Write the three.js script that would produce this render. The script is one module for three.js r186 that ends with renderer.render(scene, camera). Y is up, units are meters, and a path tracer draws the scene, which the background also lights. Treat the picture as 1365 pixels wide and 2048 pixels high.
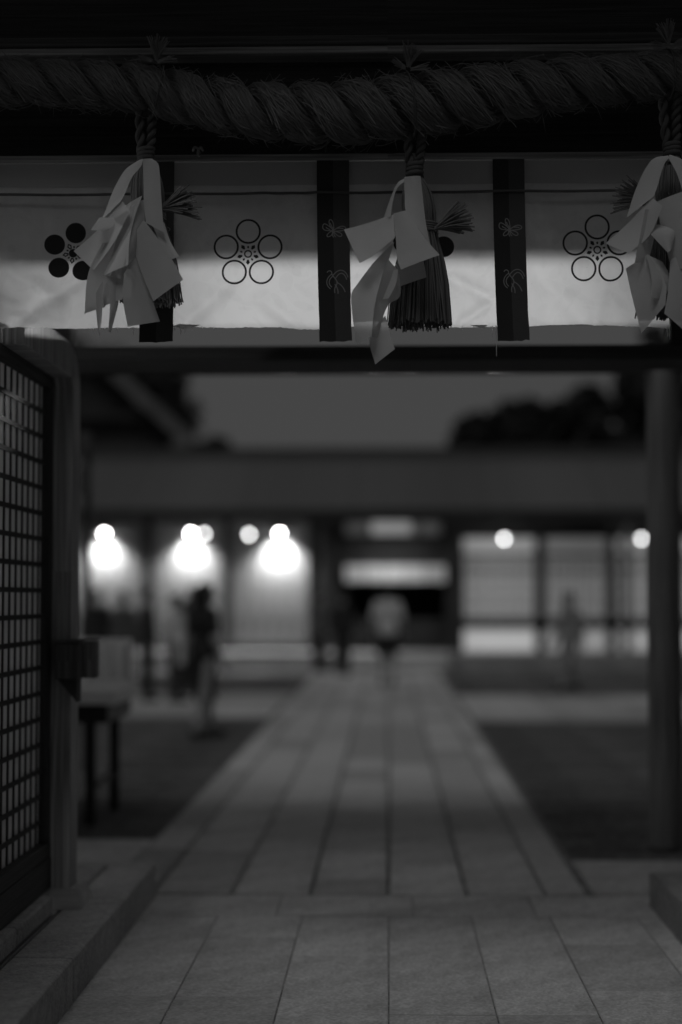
import * as THREE from 'three';
import { mergeGeometries } from 'three/addons/utils/BufferGeometryUtils.js';
import { RoundedBoxGeometry } from 'three/addons/geometries/RoundedBoxGeometry.js';
import { ImprovedNoise } from 'three/addons/math/ImprovedNoise.js';
import { RectAreaLightUniformsLib } from 'three/addons/lights/RectAreaLightUniformsLib.js';
RectAreaLightUniformsLib.init();

// ---------- camera, sky, sun, exposure ----------
const scene = new THREE.Scene();
const camera = new THREE.PerspectiveCamera(33.522, 682 / 1024, 0.1, 400);
camera.position.set(0, 1.55, 0);
camera.rotation.set(0.05025, 0.02775, 0, 'YXZ');
camera.focus = 6.33;
camera.userData.fStop = 0.70;
const renderer = new THREE.WebGLRenderer({ antialias: true });
renderer.toneMapping = THREE.LinearToneMapping;
renderer.toneMappingExposure = 1;
renderer.shadowMap.enabled = true;
renderer.setSize(682, 1024);
{
  const w = 64, h = 32, d = new Float32Array(w * h * 4);
  for (let j = 0; j < h; j++) for (let i = 0; i < w; i++) {
    const el = Math.max(0, (j + 0.5) / h * 2 - 1), v = 0.059 - 0.010 * el;      // dull dusk overcast
    d.set([v, v, v, 1], (j * w + i) * 4);
  }
  const sky = new THREE.DataTexture(d, w, h, THREE.RGBAFormat, THREE.FloatType);
  sky.mapping = THREE.EquirectangularReflectionMapping; sky.magFilter = THREE.LinearFilter; sky.needsUpdate = true;
  scene.background = sky; scene.environment = sky;
}
const sun = new THREE.DirectionalLight(0xffffff, 0.39);            // last glow of the overcast sky behind the visitor
sun.position.set(-9, 58, 27); sun.target.position.set(0, 0, -10); scene.add(sun, sun.target);
sun.castShadow = true; sun.shadow.radius = 45;
Object.assign(sun.shadow.camera, { left: -40, right: 40, top: 40, bottom: -40, near: 1, far: 140 });

// ---------- helpers ----------
function rng(seed) { let a = seed >>> 0; return () => { a = (a + 0x6D2B79F5) | 0; let t = Math.imul(a ^ (a >>> 15), 1 | a); t = (t + Math.imul(t ^ (t >>> 7), 61 | t)) ^ t; return ((t ^ (t >>> 14)) >>> 0) / 4294967296; }; }
const V = (x, y, z) => new THREE.Vector3(x, y, z);
const perlin = new ImprovedNoise();
const noise = (x, y, z = 0) => perlin.noise(x, y, z);
const used = {};
function numbered(name) { const k = used[name] = (used[name] ?? -1) + 1; return k ? `${name}_${String(k).padStart(3, '0')}` : name; }
function mesh(name, geo, mat, parent) {
  const m = new THREE.Mesh(geo, mat); m.castShadow = m.receiveShadow = true;
  m.name = parent && parent !== scene ? name : numbered(name);
  (parent ?? scene).add(m); return m;
}
function tag(o, label, category, group) { o.userData.label = label; o.userData.category = category; if (group) o.userData.group = group; return o; }
function thing(name, label, category, group, p = [0, 0, 0], turn = 0) {
  const g = new THREE.Group(); g.name = numbered(name); g.position.set(...p); g.rotation.y = turn; scene.add(g);
  return tag(g, label, category, group);
}
function struct(name) { const g = new THREE.Group(); g.name = numbered(name); g.userData.kind = 'structure'; scene.add(g); return g; }
// uv in metres; u runs along axis `along` where a face holds it
function metreUV(g, along = 'x') {
  const p = g.attributes.position, n = g.attributes.normal, uv = new Float32Array(p.count * 2);
  for (let i = 0; i < p.count; i++) {
    const c = { x: p.getX(i), y: p.getY(i), z: p.getZ(i) }, a = { x: Math.abs(n.getX(i)), y: Math.abs(n.getY(i)), z: Math.abs(n.getZ(i)) };
    const drop = a.x >= a.y && a.x >= a.z ? 'x' : a.y >= a.z ? 'y' : 'z';
    let ax = ['x', 'y', 'z'].filter((k) => k !== drop);
    if (ax[1] === along) ax = [ax[1], ax[0]];
    uv[i * 2] = c[ax[0]]; uv[i * 2 + 1] = c[ax[1]];
  }
  g.setAttribute('uv', new THREE.BufferAttribute(uv, 2)); return g;
}
function bar(w, h, d, r = 0.006) {          // box with softened edges, grain along its longest side
  const g = r > 0 ? new RoundedBoxGeometry(w, h, d, 1, Math.min(r, w / 3, h / 3, d / 3)) : new THREE.BoxGeometry(w, h, d);
  return metreUV(g, w >= h && w >= d ? 'x' : h >= d ? 'y' : 'z');
}
function boxAt(name, x0, x1, y0, y1, z0, z1, mat, parent, r) {
  const m = mesh(name, bar(Math.abs(x1 - x0), Math.abs(y1 - y0), Math.abs(z1 - z0), r), mat, parent);
  m.position.set((x0 + x1) / 2, (y0 + y1) / 2, (z0 + z1) / 2); return m;
}
function tube(points, r, seg = 24, sides = 6, taper) {
  const g = new THREE.TubeGeometry(new THREE.CatmullRomCurve3(points), seg, 1, sides, false), p = g.attributes.position, c = new THREE.CatmullRomCurve3(points), q = V();
  for (let i = 0; i <= seg; i++) {
    c.getPointAt(i / seg, q); const rr = taper ? r * taper(i / seg) : r;
    for (let j = 0; j <= sides; j++) { const k = i * (sides + 1) + j; p.setXYZ(k, q.x + (p.getX(k) - q.x) * rr, q.y + (p.getY(k) - q.y) * rr, q.z + (p.getZ(k) - q.z) * rr); }
  }
  return g;
}
// many thin stalks in one geometry: each is a list of points with a radius, three-sided
function stalks(list) {
  const pos = [], nor = [], idx = [];
  for (const { pts, r } of list) {
    const b = pos.length / 3;
    pts.forEach((q, i) => {
      const t = pts[Math.min(i + 1, pts.length - 1)].clone().sub(pts[Math.max(i - 1, 0)]).normalize();
      const u = (Math.abs(t.y) > 0.9 ? V(1, 0, 0) : V(0, 1, 0)).cross(t).normalize(), w = t.clone().cross(u), rr = typeof r === 'function' ? r(i / (pts.length - 1)) : r;
      for (let k = 0; k < 3; k++) { const a = k * 2.0944, n = u.clone().multiplyScalar(Math.cos(a)).addScaledVector(w, Math.sin(a)); pos.push(q.x + n.x * rr, q.y + n.y * rr, q.z + n.z * rr); nor.push(n.x, n.y, n.z); }
      if (i) for (let k = 0; k < 3; k++) { const a = b + (i - 1) * 3 + k, c = b + (i - 1) * 3 + (k + 1) % 3; idx.push(a, c, a + 3, c, c + 3, a + 3); }
    });
    const e = b + (pts.length - 1) * 3; idx.push(b, b + 2, b + 1, e, e + 1, e + 2);
  }
  const g = new THREE.BufferGeometry();
  g.setAttribute('position', new THREE.Float32BufferAttribute(pos, 3)); g.setAttribute('normal', new THREE.Float32BufferAttribute(nor, 3)); g.setIndex(idx);
  return g;
}

// ---------- textures ----------
function dataTex(n, f, colour, m = n) {
  const d = new Uint8Array(n * m * 4);
  for (let j = 0; j < m; j++) for (let i = 0; i < n; i++) { const v = Math.max(0, Math.min(255, f(i, j) * 255)); d.set([v, v, v, 255], (j * n + i) * 4); }
  const t = new THREE.DataTexture(d, n, m); t.wrapS = t.wrapT = THREE.RepeatWrapping; t.magFilter = THREE.LinearFilter; t.minFilter = THREE.LinearMipmapLinearFilter;
  if (colour) t.colorSpace = THREE.SRGBColorSpace; t.needsUpdate = true; return t;
}
function tileNoise(n, cell, seed) {          // tiling value noise
  const k = Math.round(n / cell), r = rng(seed), g = Array.from({ length: k * k }, r), s = (t) => t * t * (3 - 2 * t);
  return (i, j) => { const x = i / cell, y = j / cell, a = Math.floor(x), b = Math.floor(y), u = s(x - a), v = s(y - b), q = (p, w) => g[(w % k) * k + (p % k)]; return (q(a, b) * (1 - u) + q(a + 1, b) * u) * (1 - v) + (q(a, b + 1) * (1 - u) + q(a + 1, b + 1) * u) * v; };
}
const n64 = tileNoise(512, 64, 1), n16 = tileNoise(512, 16, 2), n4 = tileNoise(512, 4, 3), n2 = tileNoise(512, 2, 4), n128 = tileNoise(512, 128, 5);
const rep = (t, u, v) => { const c = t.clone(); c.repeat.set(u, v); c.needsUpdate = true; return c; };
const texStone = dataTex(512, (i, j) => 0.80 + 0.06 * (n64(i, j) - 0.5) + 0.06 * (n128(j, i) - 0.5) + 0.08 * (n16(i, j) - 0.5) + 0.12 * (n2(i, j) - 0.5) + 0.12 * (n4(i, j) - 0.5), true);
const texStoneBump = dataTex(512, (i, j) => 0.5 + 0.4 * (n4(i, j) - 0.5) + 0.5 * (n2(i, j) - 0.5) + 0.5 * (n16(i, j) - 0.5));
const texWood = dataTex(512, (i, j) => { const w = n64(i, j) * 20, y = (j * 8) % 512; return 0.66 + 0.26 * (n16((i / 8) % 512, (y + w) % 512) - 0.5) + 0.2 * (n4((i / 16) % 512, y) - 0.5) + 0.14 * (n128(i, j) - 0.5); }, true);
const texWoodBump = dataTex(512, (i, j) => 0.5 + 0.5 * (n4((i / 16) % 512, (j * 4) % 512) - 0.5) + 0.4 * (n16((i / 8) % 512, (j * 4) % 512) - 0.5));
const texGravel = dataTex(512, (i, j) => 0.5 + 0.5 * (n4(i, j) - 0.5) + 0.35 * (n2(i, j) - 0.5) + 0.25 * (n64(i, j) - 0.5), true);
const texPlaster = dataTex(512, (i, j) => 0.86 + 0.07 * (n64(i, j) - 0.5) + 0.05 * (n4(i, j) - 0.5) + 0.06 * (n16(i, j) - 0.5), true);
const texWeave = dataTex(512, (i, j) => 0.5 + 0.25 * (((i >> 1) + (j >> 1)) % 2 - 0.5) + 0.5 * (n2(i, j) - 0.5));
const texPaperBump = dataTex(512, (i, j) => 0.5 + 0.3 * (n16(i, j) - 0.5) + 0.25 * (n2(i, j) - 0.5));
const L = (v) => new THREE.Color().setRGB(v, v, v);
const std = (v, o = {}) => new THREE.MeshStandardMaterial({ color: L(v), roughness: 0.9, ...o });
const M = {
  darkWood: std(0.085, { map: rep(texWood, 0.6, 0.6), bumpMap: rep(texWoodBump, 0.8, 0.8), bumpScale: 0.002, roughness: 0.75 }),
  postWood: std(0.8, { map: rep(texWood, 0.6, 0.6), bumpMap: rep(texWoodBump, 0.8, 0.8), bumpScale: 0.003, roughness: 0.7 }),
  wood: std(0.17, { map: rep(texWood, 0.6, 0.6), bumpMap: rep(texWoodBump, 0.8, 0.8), bumpScale: 0.002, roughness: 0.7 }),
  paleWood: std(0.42, { map: rep(texWood, 0.6, 0.6), bumpMap: rep(texWoodBump, 0.8, 0.8), bumpScale: 0.002, roughness: 0.75 }),
  hallWood: std(0.09, { map: rep(texWood, 0.5, 0.5), roughness: 0.8 }),
  hallBoard: std(0.6, { map: rep(texWood, 0.5, 0.5), roughness: 0.85 }),
  plaster: std(0.72, { map: rep(texPlaster, 0.7, 0.7), roughness: 0.95 }),
  roof: std(0.2, { map: rep(texStone, 0.13, 0.31), roughness: 0.7 }),
  ridge: std(0.06, { roughness: 0.7 }),
  slab: [0.44, 0.51, 0.57, 0.63].map((v, k) => std(v * 1.6, { map: rep(texStone, 0.55 + 0.07 * k, 0.55), bumpMap: rep(texStoneBump, 0.8, 0.8), bumpScale: 0.0022, roughness: 0.85 })),
  kerb: std(0.6, { map: rep(texStone, 0.6, 0.6), bumpMap: rep(texStoneBump, 1, 1), bumpScale: 0.006, roughness: 0.9 }),
  bed: std(1.0, { map: rep(texGravel, 1, 1) }),
  gravel: std(0.52, { map: rep(texGravel, 0.6, 0.6), bumpMap: rep(texGravel, 0.6, 0.6), bumpScale: 0.02, roughness: 1 }),
  paper: new THREE.MeshPhysicalMaterial({ color: L(0.55), roughness: 0.9, transmission: 0.3, thickness: 0, side: THREE.DoubleSide, bumpMap: rep(texPaperBump, 2, 2), bumpScale: 0.001 }),
  shoji: new THREE.MeshPhysicalMaterial({ color: L(0.6), roughness: 1, transmission: 0.5, thickness: 0, side: THREE.DoubleSide }),
  frosted: new THREE.MeshPhysicalMaterial({ color: L(0.4), roughness: 1, transmission: 0.35, thickness: 0, side: THREE.DoubleSide }),
  ribbon: std(0.028, { roughness: 0.95 }), ribbonPale: std(0.055, { roughness: 0.95 }), ink: std(0.17, { roughness: 0.9 }),
  cord: std(0.09, { roughness: 0.95 }), thread: std(0.75, { roughness: 1 }),
  straw: std(0.22, { roughness: 0.7 }), strawDark: std(0.17, { roughness: 0.8 }), strawCore: std(0.15, { roughness: 0.95 }),
  cordStraw: std(0.08, { roughness: 0.95 }),
  metal: std(0.03, { roughness: 0.45, metalness: 0.6 }),
  leaf: std(0.05, { roughness: 0.8, side: THREE.DoubleSide }), bark: std(0.06),
  clothWhite: std(0.82), glassDim: std(0.5),
  skin: std(0.32, { roughness: 0.6 }), hair: std(0.015, { roughness: 0.5 }), shoe: std(0.03),
};
const glow = (v) => new THREE.MeshStandardMaterial({ color: L(0.6), roughness: 0.6, emissive: L(1), emissiveIntensity: v });

// ---------- ground and paving ----------
{
  const g = new THREE.PlaneGeometry(240, 240, 1, 1).rotateX(-Math.PI / 2); metreUV(g);
  const m = mesh('ground', g, M.gravel); m.userData.kind = 'structure'; m.position.set(0, -0.012, -60);
}
const slabR = rng(11);
const slabGeo = new Map();
function slab(parent, x0, x1, z0, z1, top = 0, gap = 0.012, thick = 0.08) {
  const w = x1 - x0 - gap, d = z1 - z0 - gap, key = `${w.toFixed(3)}_${d.toFixed(3)}_${gap}`;
  if (!slabGeo.has(key)) slabGeo.set(key, metreUV(new RoundedBoxGeometry(w, thick, d, 1, gap < 0.01 ? 0.003 : 0.008)));
  const m = mesh('slab', slabGeo.get(key), M.slab[Math.floor(slabR() * 4)], parent);
  m.position.set((x0 + x1) / 2, top - thick / 2 - slabR() * 0.002, (z0 + z1) / 2); m.rotation.y = slabR() < 0.5 ? Math.PI : 0; return m;
}
{
  // paving in the gate passage: columns about 0.41 m wide
  const p = struct('gate_paving');
  const b = mesh('joint_bed', metreUV(new THREE.PlaneGeometry(3.1, 6).rotateX(-Math.PI / 2)), M.bed, p); b.position.set(0.05, -0.002, -5.9);
  const cols = [-1.22, -0.83, -0.42, 0, 0.4, 0.78, 1.2, 1.5], r = rng(5);
  for (let c = 0; c < cols.length - 1; c++) {
    let z = -3.2 - r() * 0.6;
    while (z > -8.3) { let e = Math.max(-8.35, z - 0.75 - r() * 0.5); if (e + 8.35 < 0.3) e = -8.35; slab(p, cols[c], cols[c + 1], e, z, 0.004, 0.004); z = e; if (z <= -8.34) break; }
  }
  const xs = [-1.22, -0.55, 0.12, 0.72, 1.5];      // threshold row lying across the passage
  for (let i = 0; i < 4; i++) slab(p, xs[i], xs[i + 1], -8.93, -8.36, 0.004, 0.004);
}
{
  const p = struct('stone_path');
  const b = mesh('joint_bed', metreUV(new THREE.PlaneGeometry(2.6, 26.4).rotateX(-Math.PI / 2)), M.bed, p); b.position.set(-0.22, -0.008, -22.15);
  const cols = [-1.5, -1.24, -0.82, -0.41, 0, 0.41, 0.82, 1.04], r = rng(6);
  for (let c = 0; c < cols.length - 1; c++) {
    let z = -8.95 - (c % 2 ? 0.5 : 0);
    if (c % 2) slab(p, cols[c], cols[c + 1], -9.45, -8.95, 0.004, 0.02);
    while (z > -35) { const e = Math.max(-35.05, z - (c === 0 || c === 6 ? 1.3 : 1.0)); if (z - e > 0.12) slab(p, cols[c], cols[c + 1], e, z, 0.004, 0.02); z = e - 0.001; }
  }
}
{
  const p = struct('cross_path');
  for (const [a, b, da, db] of [[-13.5, -1.55, -27.6, -22.2], [1.08, 13.5, -27.2, -21.6]]) {
    const nx = 11, nz = 5;
    for (let i = 0; i < nx; i++) for (let j = 0; j < nz; j++) slab(p, a + (b - a) * i / nx, a + (b - a) * (i + 1) / nx, da + (db - da) * j / nz, da + (db - da) * (j + 1) / nz, 0.0, 0.02);
  }
}
{ // apron of the gate towards the courtyard, beside the path
  const p = struct('gate_apron');
  for (let i = 0; i < 5; i++) slab(p, 1.08 + i * 0.8, 1.88 + i * 0.8, -10.2, -8.97, -0.004, 0.008);
  for (let i = 0; i < 3; i++) slab(p, -4.35 + i * 0.95, -3.4 + i * 0.95, -11.0, -8.97, -0.004, 0.008);
}

// ---------- stone platforms left and right of the passage ----------
function platform(label, x0, x1, zEnd, h, side) {
  const t = thing('stone_platform', label, 'platform', 'platforms of the gate');
  const inner = side < 0 ? x1 : x0, ks = side;                 // kerb stones along the passage, paving behind
  const cuts = side < 0 ? [-3.2, -4.9, -6.55, -7.7, zEnd] : [-3.2, -5.4, -7.4, zEnd];
  for (let i = 0; i < cuts.length - 1; i++) boxAt('kerb_stone', inner, inner + ks * 0.24, -0.06, h, cuts[i] - 0.004, cuts[i + 1] + 0.004, M.kerb, t, 0.012);
  const far = side < 0 ? x0 : x1, cs = [-3.2, -4.6, -6.0, -7.3, zEnd];
  for (let i = 0; i < cs.length - 1; i++) for (let j = 0; j < 2; j++) {
    const a = inner + ks * 0.246 + (far - inner - ks * 0.246) * j / 2, b = inner + ks * 0.246 + (far - inner - ks * 0.246) * (j + 1) / 2;
    boxAt('platform_slab', Math.min(a, b) + 0.003, Math.max(a, b) - 0.003, -0.06, h - 0.003, cs[i] - 0.003, cs[i + 1] + 0.003, M.kerb, t, 0.008);
  }
  return t;
}
platform('raised stone platform under the lattice wall', -3.2, -1.205, -8.87, 0.174, -1);
platform('raised stone platform beside the round column, without any lattice in view', 1.308, 3.2, -8.67, 0.174, 1);
{
  const t = thing('stone_step', 'low stone step continuing from the end of the lattice wall platform', 'step');
  boxAt('step_stone', -1.5, -1.23, -0.05, 0.03, -10.4, -8.885, M.kerb, t, 0.012);
}

// ---------- the gate ----------
const gate = thing('shrine_gate', 'dark timber shrine gate with lattice side wall and heavy beams over the passage', 'gate');
function roundCornerSide(s) {
  // side frame: rail along the passage that turns down into the post with a rounded shoulder
  const sh = new THREE.Shape();      // drawn in (depth, height)
  sh.moveTo(6.57, 2.545); sh.lineTo(7.56, 2.545); sh.lineTo(7.60, 2.5); sh.lineTo(7.60, 0.25); sh.lineTo(7.78, 0.25); sh.lineTo(7.78, 2.44);
  sh.quadraticCurveTo(7.77, 2.66, 7.5, 2.685); sh.lineTo(6.95, 2.685); sh.lineTo(6.57, 2.60); sh.closePath();
  const g = new THREE.ExtrudeGeometry(sh, { depth: 0.15, bevelEnabled: true, bevelSize: 0.006, bevelThickness: 0.006, bevelSegments: 2, curveSegments: 12 });
  g.rotateY(Math.PI / 2); metreUV(g, 'y');        // depth becomes -z, extrusion runs along x
  const m = mesh('side_frame', g, M.postWood, gate); m.position.x = s < 0 ? -1.575 : 1.43; return m;
}
for (const s of [-1, 1]) {
  roundCornerSide(s);
  // lattice panel: frame, paper sheet and bars, each bar on its own
  const x = s * 1.535, lp = new THREE.Group(); lp.name = 'lattice_panel'; gate.add(lp);
  boxAt('frame_rail', x - 0.03, x + 0.03, 2.49, 2.542, -7.6, -4.6, M.darkWood, lp);
  boxAt('frame_rail', x - 0.03, x + 0.03, 0.40, 0.465, -7.6, -4.6, M.darkWood, lp);
  boxAt('frame_stile', x - 0.028, x + 0.028, 0.466, 2.489, -7.598, -7.53, M.darkWood, lp);
  const sheet = mesh('paper_sheet', new THREE.BoxGeometry(0.001, 2.03, 2.95), M.shoji, lp); sheet.position.set(x + s * 0.013, 1.477, -6.08);
  const vg = bar(0.006, 2.02, 0.019, 0), hg = bar(0.006, 0.021, 2.95, 0);
  for (let i = 0; i < 25; i++) { const b = mesh('vertical_bar', vg, M.darkWood, lp); b.position.set(x + s * 0.0085, 1.477, -7.462 + i * 0.113); }
  for (let j = 0; j < 17; j++) { const b = mesh('horizontal_bar', hg, M.darkWood, lp); b.position.set(x - s * 0.0005 + s * 0.002, 0.56 + j * 0.1135, -6.08); }
  boxAt('skirt_board', x - 0.02, x + 0.035, 0.262, 0.399, -7.599, -4.6, M.darkWood, gate);
  // base stones
  for (let i = 0; i < 4; i++) boxAt('base_stone', s * 1.455 - s * 0, s * 1.62, 0.175, 0.26, -7.42 + i * 0.72 + 0.004, -6.70 + i * 0.72 - 0.004, M.kerb, gate, 0.014);
  const f = mesh('pillar_stone', new THREE.CylinderGeometry(0.165, 0.205, 0.085, 4, 1).rotateY(Math.PI / 4).scale(1, 1, 1.05), M.kerb, gate); f.position.set(s * 1.50, 0.2165, -7.69); metreUV(f.geometry);
}
// lintel over the passage, plaster panel above it, front beams
boxAt('lintel', -1.72, 2.6, 2.70, 2.772, -8.6, -8.2, M.darkWood, gate);
boxAt('panel_post', -1.73, -1.564, 2.773, 3.4, -8.45, -8.28, M.darkWood, gate);
boxAt('panel_post', 1.379, 1.75, 2.773, 3.4, -8.45, -8.28, M.darkWood, gate);
boxAt('tie_beam', -2.6, 2.6, 2.938, 3.4, -8.6, -8.3, M.darkWood, gate);
boxAt('front_board', -3, 3, 3.285, 3.70, -6.66, -6.60, M.darkWood, gate, 0.004);
boxAt('curtain_rail', -3, 3, 3.231, 3.259, -6.598, -6.47, M.postWood, gate, 0.004);
boxAt('front_beam', -3, 3, 3.691, 3.734, -6.72, -6.50, M.wood, gate, 0.008);
boxAt('front_beam', -3, 3, 3.658, 3.69, -6.72, -6.497, M.postWood, gate, 0.006);
mesh('hook', tube([V(-0.75,3.271, -6.46), V(-0.742,3.279, -6.44), V(-0.729,3.273, -6.44), V(-0.731,3.255, -6.45), V(-0.725,3.248, -6.46)], 0.005, 20, 6), M.postWood, gate);
mesh('hook', tube([V(-0.712,3.271, -6.46), V(-0.719,3.279, -6.44), V(-0.727,3.271, -6.445), V(-0.725,3.257, -6.455)], 0.005, 20, 6), M.postWood, gate);
boxAt('upper_board', -3, 3, 3.735, 4.25, -6.70, -6.62, M.darkWood, gate, 0.004);
for (let i = 0; i < 12; i++) boxAt('added_ceiling_board', -3, 3, 3.405, 3.425, -9.2 + i * 0.21, -9.2 + i * 0.21 + 0.206, M.darkWood, gate, 0.003);  // unseen boards, added to block light above the passage
for (const s of [-1, 1]) boxAt('wing_wall', s * 2.4, s * 9, 0.0, 3.4, -8.42, -8.32, M.plaster, gate, 0.004);   // wings out to either side
{ // roof over the gate: two slopes with rafters
  const roof = new THREE.Group(); roof.name = 'gate_roof'; gate.add(roof);
  for (const [z0, y0, z1, y1] of [[-5.6, 4.15, -7.6, 5.45], [-10.6, 4.2, -7.6, 5.45]]) {
    const len = Math.hypot(z1 - z0, y1 - y0), m = mesh('roof_slope', bar(13, 0.12, len, 0.01), M.roof, roof);
    m.position.set(0, (y0 + y1) / 2 + 0.1, (z0 + z1) / 2); m.rotation.x = (z1 < z0 ? 1 : -1) * Math.atan2(y1 - y0, Math.abs(z1 - z0));
    const rg = bar(0.07, 0.09, len * 0.98, 0.004);
    for (let i = 0; i < 27; i++) { const r = mesh('rafter', rg, M.darkWood, roof); r.position.set(-5.98 + i * 0.46, (y0 + y1) / 2 - 0.01, (z0 + z1) / 2); r.rotation.x = m.rotation.x; }
  }
  boxAt('ridge_cap', -6.6, 6.6, 5.5, 5.9, -7.8, -7.4, M.ridge, roof, 0.02);
}
{ // round column on the courtyard side
  const t = thing('wooden_column', 'round timber column standing on the ground at the courtyard end of the passage', 'column', null, [1.726, 0, -10.7]);
  const g = new THREE.LatheGeometry([[0, -0.01], [0.108, -0.01], [0.112, 0.02], [0.106, 0.05], [0.106, 1.4], [0.103, 2.5], [0.101, 2.968], [0, 2.968]].map(([a, b]) => new THREE.Vector2(a, b)), 40); metreUV(g, 'y');
  mesh('shaft', g, M.paleWood, t);
  boxAt('cross_beam', -4.8, 2, 2.969, 3.10, -0.09, 0.09, M.darkWood, t);
}

// ---------- curtain ----------
const curtain = thing('shrine_curtain', 'white cloth curtain with plum blossom crests hanging under the straw rope', 'curtain');
const CZ = -6.45;
const topY = 3.22, botY = 2.582;
const creases = [[[-1.571,2.878], [-1.279,2.692], 0.031, 0.035], [[-1.414,2.615], [-1.183,2.769], 0.026, 0.03], [[-1.511,2.693], [-1.259,2.599], -0.022, 0.025], [[-0.759,2.612], [-0.586,2.766], 0.020, 0.03], [[-0.49,2.688], [-0.337,2.581], -0.018, 0.03], [[0.246,2.761], [0.398,2.683], 0.026, 0.025], [[0.293,2.607], [0.408,2.683], -0.022, 0.02], [[0.579,2.759], [0.749,2.605], 0.018, 0.04], [[0.826,2.758], [0.787,2.586], -0.018, 0.03]];
const wave = (x, y) => {                       // how far the cloth bellies out of its plane
  const d = Math.max(0, topY - y) / (topY - botY);
  let fold = 0;
  for (const [[ax, ay], [bx, by], h, w] of creases) { const ux = bx - ax, uy = by - ay, t = Math.max(0, Math.min(1, ((x - ax) * ux + (y - ay) * uy) / (ux * ux + uy * uy))), e = Math.hypot(x - ax - ux * t, y - ay - uy * t) / w; fold += h * Math.exp(-e * e) * d; }
  return fold + d * (0.034 * noise(x * 1.7, y * 0.7, 3.1) + 0.045 * noise(x * 4.1 + 2 * y, y * 1.6, 8.2)) + 0.020 * d * d * noise(x * 9 + y * 3, y * 6, 1.7) + 0.0015 * noise(x * 30, y * 30, 5);
};
function crestTexture(filled, cx, cy, r, W, H, x0, y1, ppm) {
  const c = document.createElement('canvas'); c.width = W; c.height = H; const k = c.getContext('2d');
  k.fillStyle = '#ffffff'; k.fillRect(0, 0, W, H);
  const rr = rng(filled ? 31 : 32);
  for (let i = 0; i < 260; i++) { k.fillStyle = `rgba(120,120,120,${0.01 + 0.02 * rr()})`; k.beginPath(); k.ellipse(rr() * W, rr() * H, 4 + rr() * 60, 3 + rr() * 30, rr() * 3, 0, 7); k.fill(); }
  for (let i = 0; i < 90; i++) { k.fillStyle = `rgba(70,70,70,${0.05 + 0.12 * rr()})`; k.beginPath(); k.arc(rr() * W, rr() * H, 0.5 + rr() * 1.3, 0, 7); k.fill(); }
  k.translate((cx - x0) * ppm, (y1 - cy) * ppm); if (filled) k.rotate(0.12); const u = r * ppm; k.fillStyle = k.strokeStyle = '#0c0c0c';
  for (let i = 0; i < 5; i++) {
    const a = -Math.PI / 2 + i * Math.PI * 0.4; k.beginPath(); k.arc(Math.cos(a) * u, Math.sin(a) * u, u * (filled ? 0.5 : 0.505), 0, 7);
    if (filled) k.fill(); else { k.lineWidth = u * 0.08; k.stroke(); }
    for (const [off, l0, l1, w0, w1] of [[Math.PI / 5, 0.26, 0.44, 0.05, 0.11], [0, 0.25, 0.37, 0.03, 0.06]]) {
      k.save(); k.rotate(a + off); k.beginPath(); k.moveTo(u * l0, -u * w0 * 0.6); k.lineTo(u * (l1 - 0.05), -u * w1 * 0.75); k.lineTo(u * (l1 + (off ? 0.05 : 0)), 0); k.lineTo(u * (l1 - 0.05), u * w1 * 0.75); k.lineTo(u * l0, u * w0 * 0.6); k.closePath();
      if (filled && off) { k.lineWidth = u * 0.05; k.stroke(); } else k.fill(); k.restore();
    }
  }
  k.beginPath(); k.arc(0, 0, u * (filled ? 0.21 : 0.145), 0, 7); if (filled) k.fill(); else { k.lineWidth = u * 0.055; k.stroke(); }
  const t = new THREE.CanvasTexture(c); t.colorSpace = THREE.SRGBColorSpace; return t;
}
function clothPanel(x0, x1, crest, filled, bottom) {
  const nx = 60, ny = 60, pos = [], uv = [], idx = [], y1 = topY + 0.002;
  for (let j = 0; j <= ny; j++) for (let i = 0; i <= nx; i++) {
    const x = x0 + (x1 - x0) * i / nx, yb = bottom(i / nx, x), y = y1 + (yb - y1) * j / ny;
    pos.push(x, y, CZ + wave(x, y)); uv.push(i / nx, (y - (botY - 0.06)) / (y1 - botY + 0.06));
    if (i < nx && j < ny) { const a = j * (nx + 1) + i; idx.push(a, a + nx + 1, a + 1, a + 1, a + nx + 1, a + nx + 2); }
  }
  const g = new THREE.BufferGeometry(); g.setAttribute('position', new THREE.Float32BufferAttribute(pos, 3)); g.setAttribute('uv', new THREE.Float32BufferAttribute(uv, 2)); g.setIndex(idx); g.computeVertexNormals();
  const H = y1 - botY + 0.06, ppm = 1100;
  const m = new THREE.MeshPhysicalMaterial({ color: L(0.74), map: crestTexture(filled, crest[0], crest[1], crest[2], Math.round((x1 - x0) * ppm), Math.round(H * ppm), x0, y1, ppm), roughness: 1, transmission: 0.58, thickness: 0, side: THREE.DoubleSide, bumpMap: rep(texWeave, 5, 5), bumpScale: 0.0006 });
  return mesh('cloth_panel', g, m, curtain);
}
const ragged = (amp, f, off, tilt = 0) => (t, x) => botY + off + tilt * (t - 0.5) + amp * noise(x * f, 1.3, off * 50) + 0.003 * noise(x * 60, 2.2, 4) + 0.002 * noise(x * 170, 4.2, 4);
const px = 0.001918;      // metres in one drawing unit on the curtain
clothPanel(-2.135, -1.614, [-1.882,2.877, 45 * px], false, ragged(0.006, 3, 0.0));
clothPanel(-1.614, -0.881, [-1.211,2.874, 41 * px], true, ragged(0.005, 3, 0.001));
clothPanel(-0.881, -0.207, [-0.535,2.864, 46 * px], false, ragged(0.004, 3, -0.002, -0.012));
clothPanel(-0.207, 0.462, [0.134,2.872, 42 * px], true, ragged(0.004, 3, -0.001, -0.004));
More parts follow.
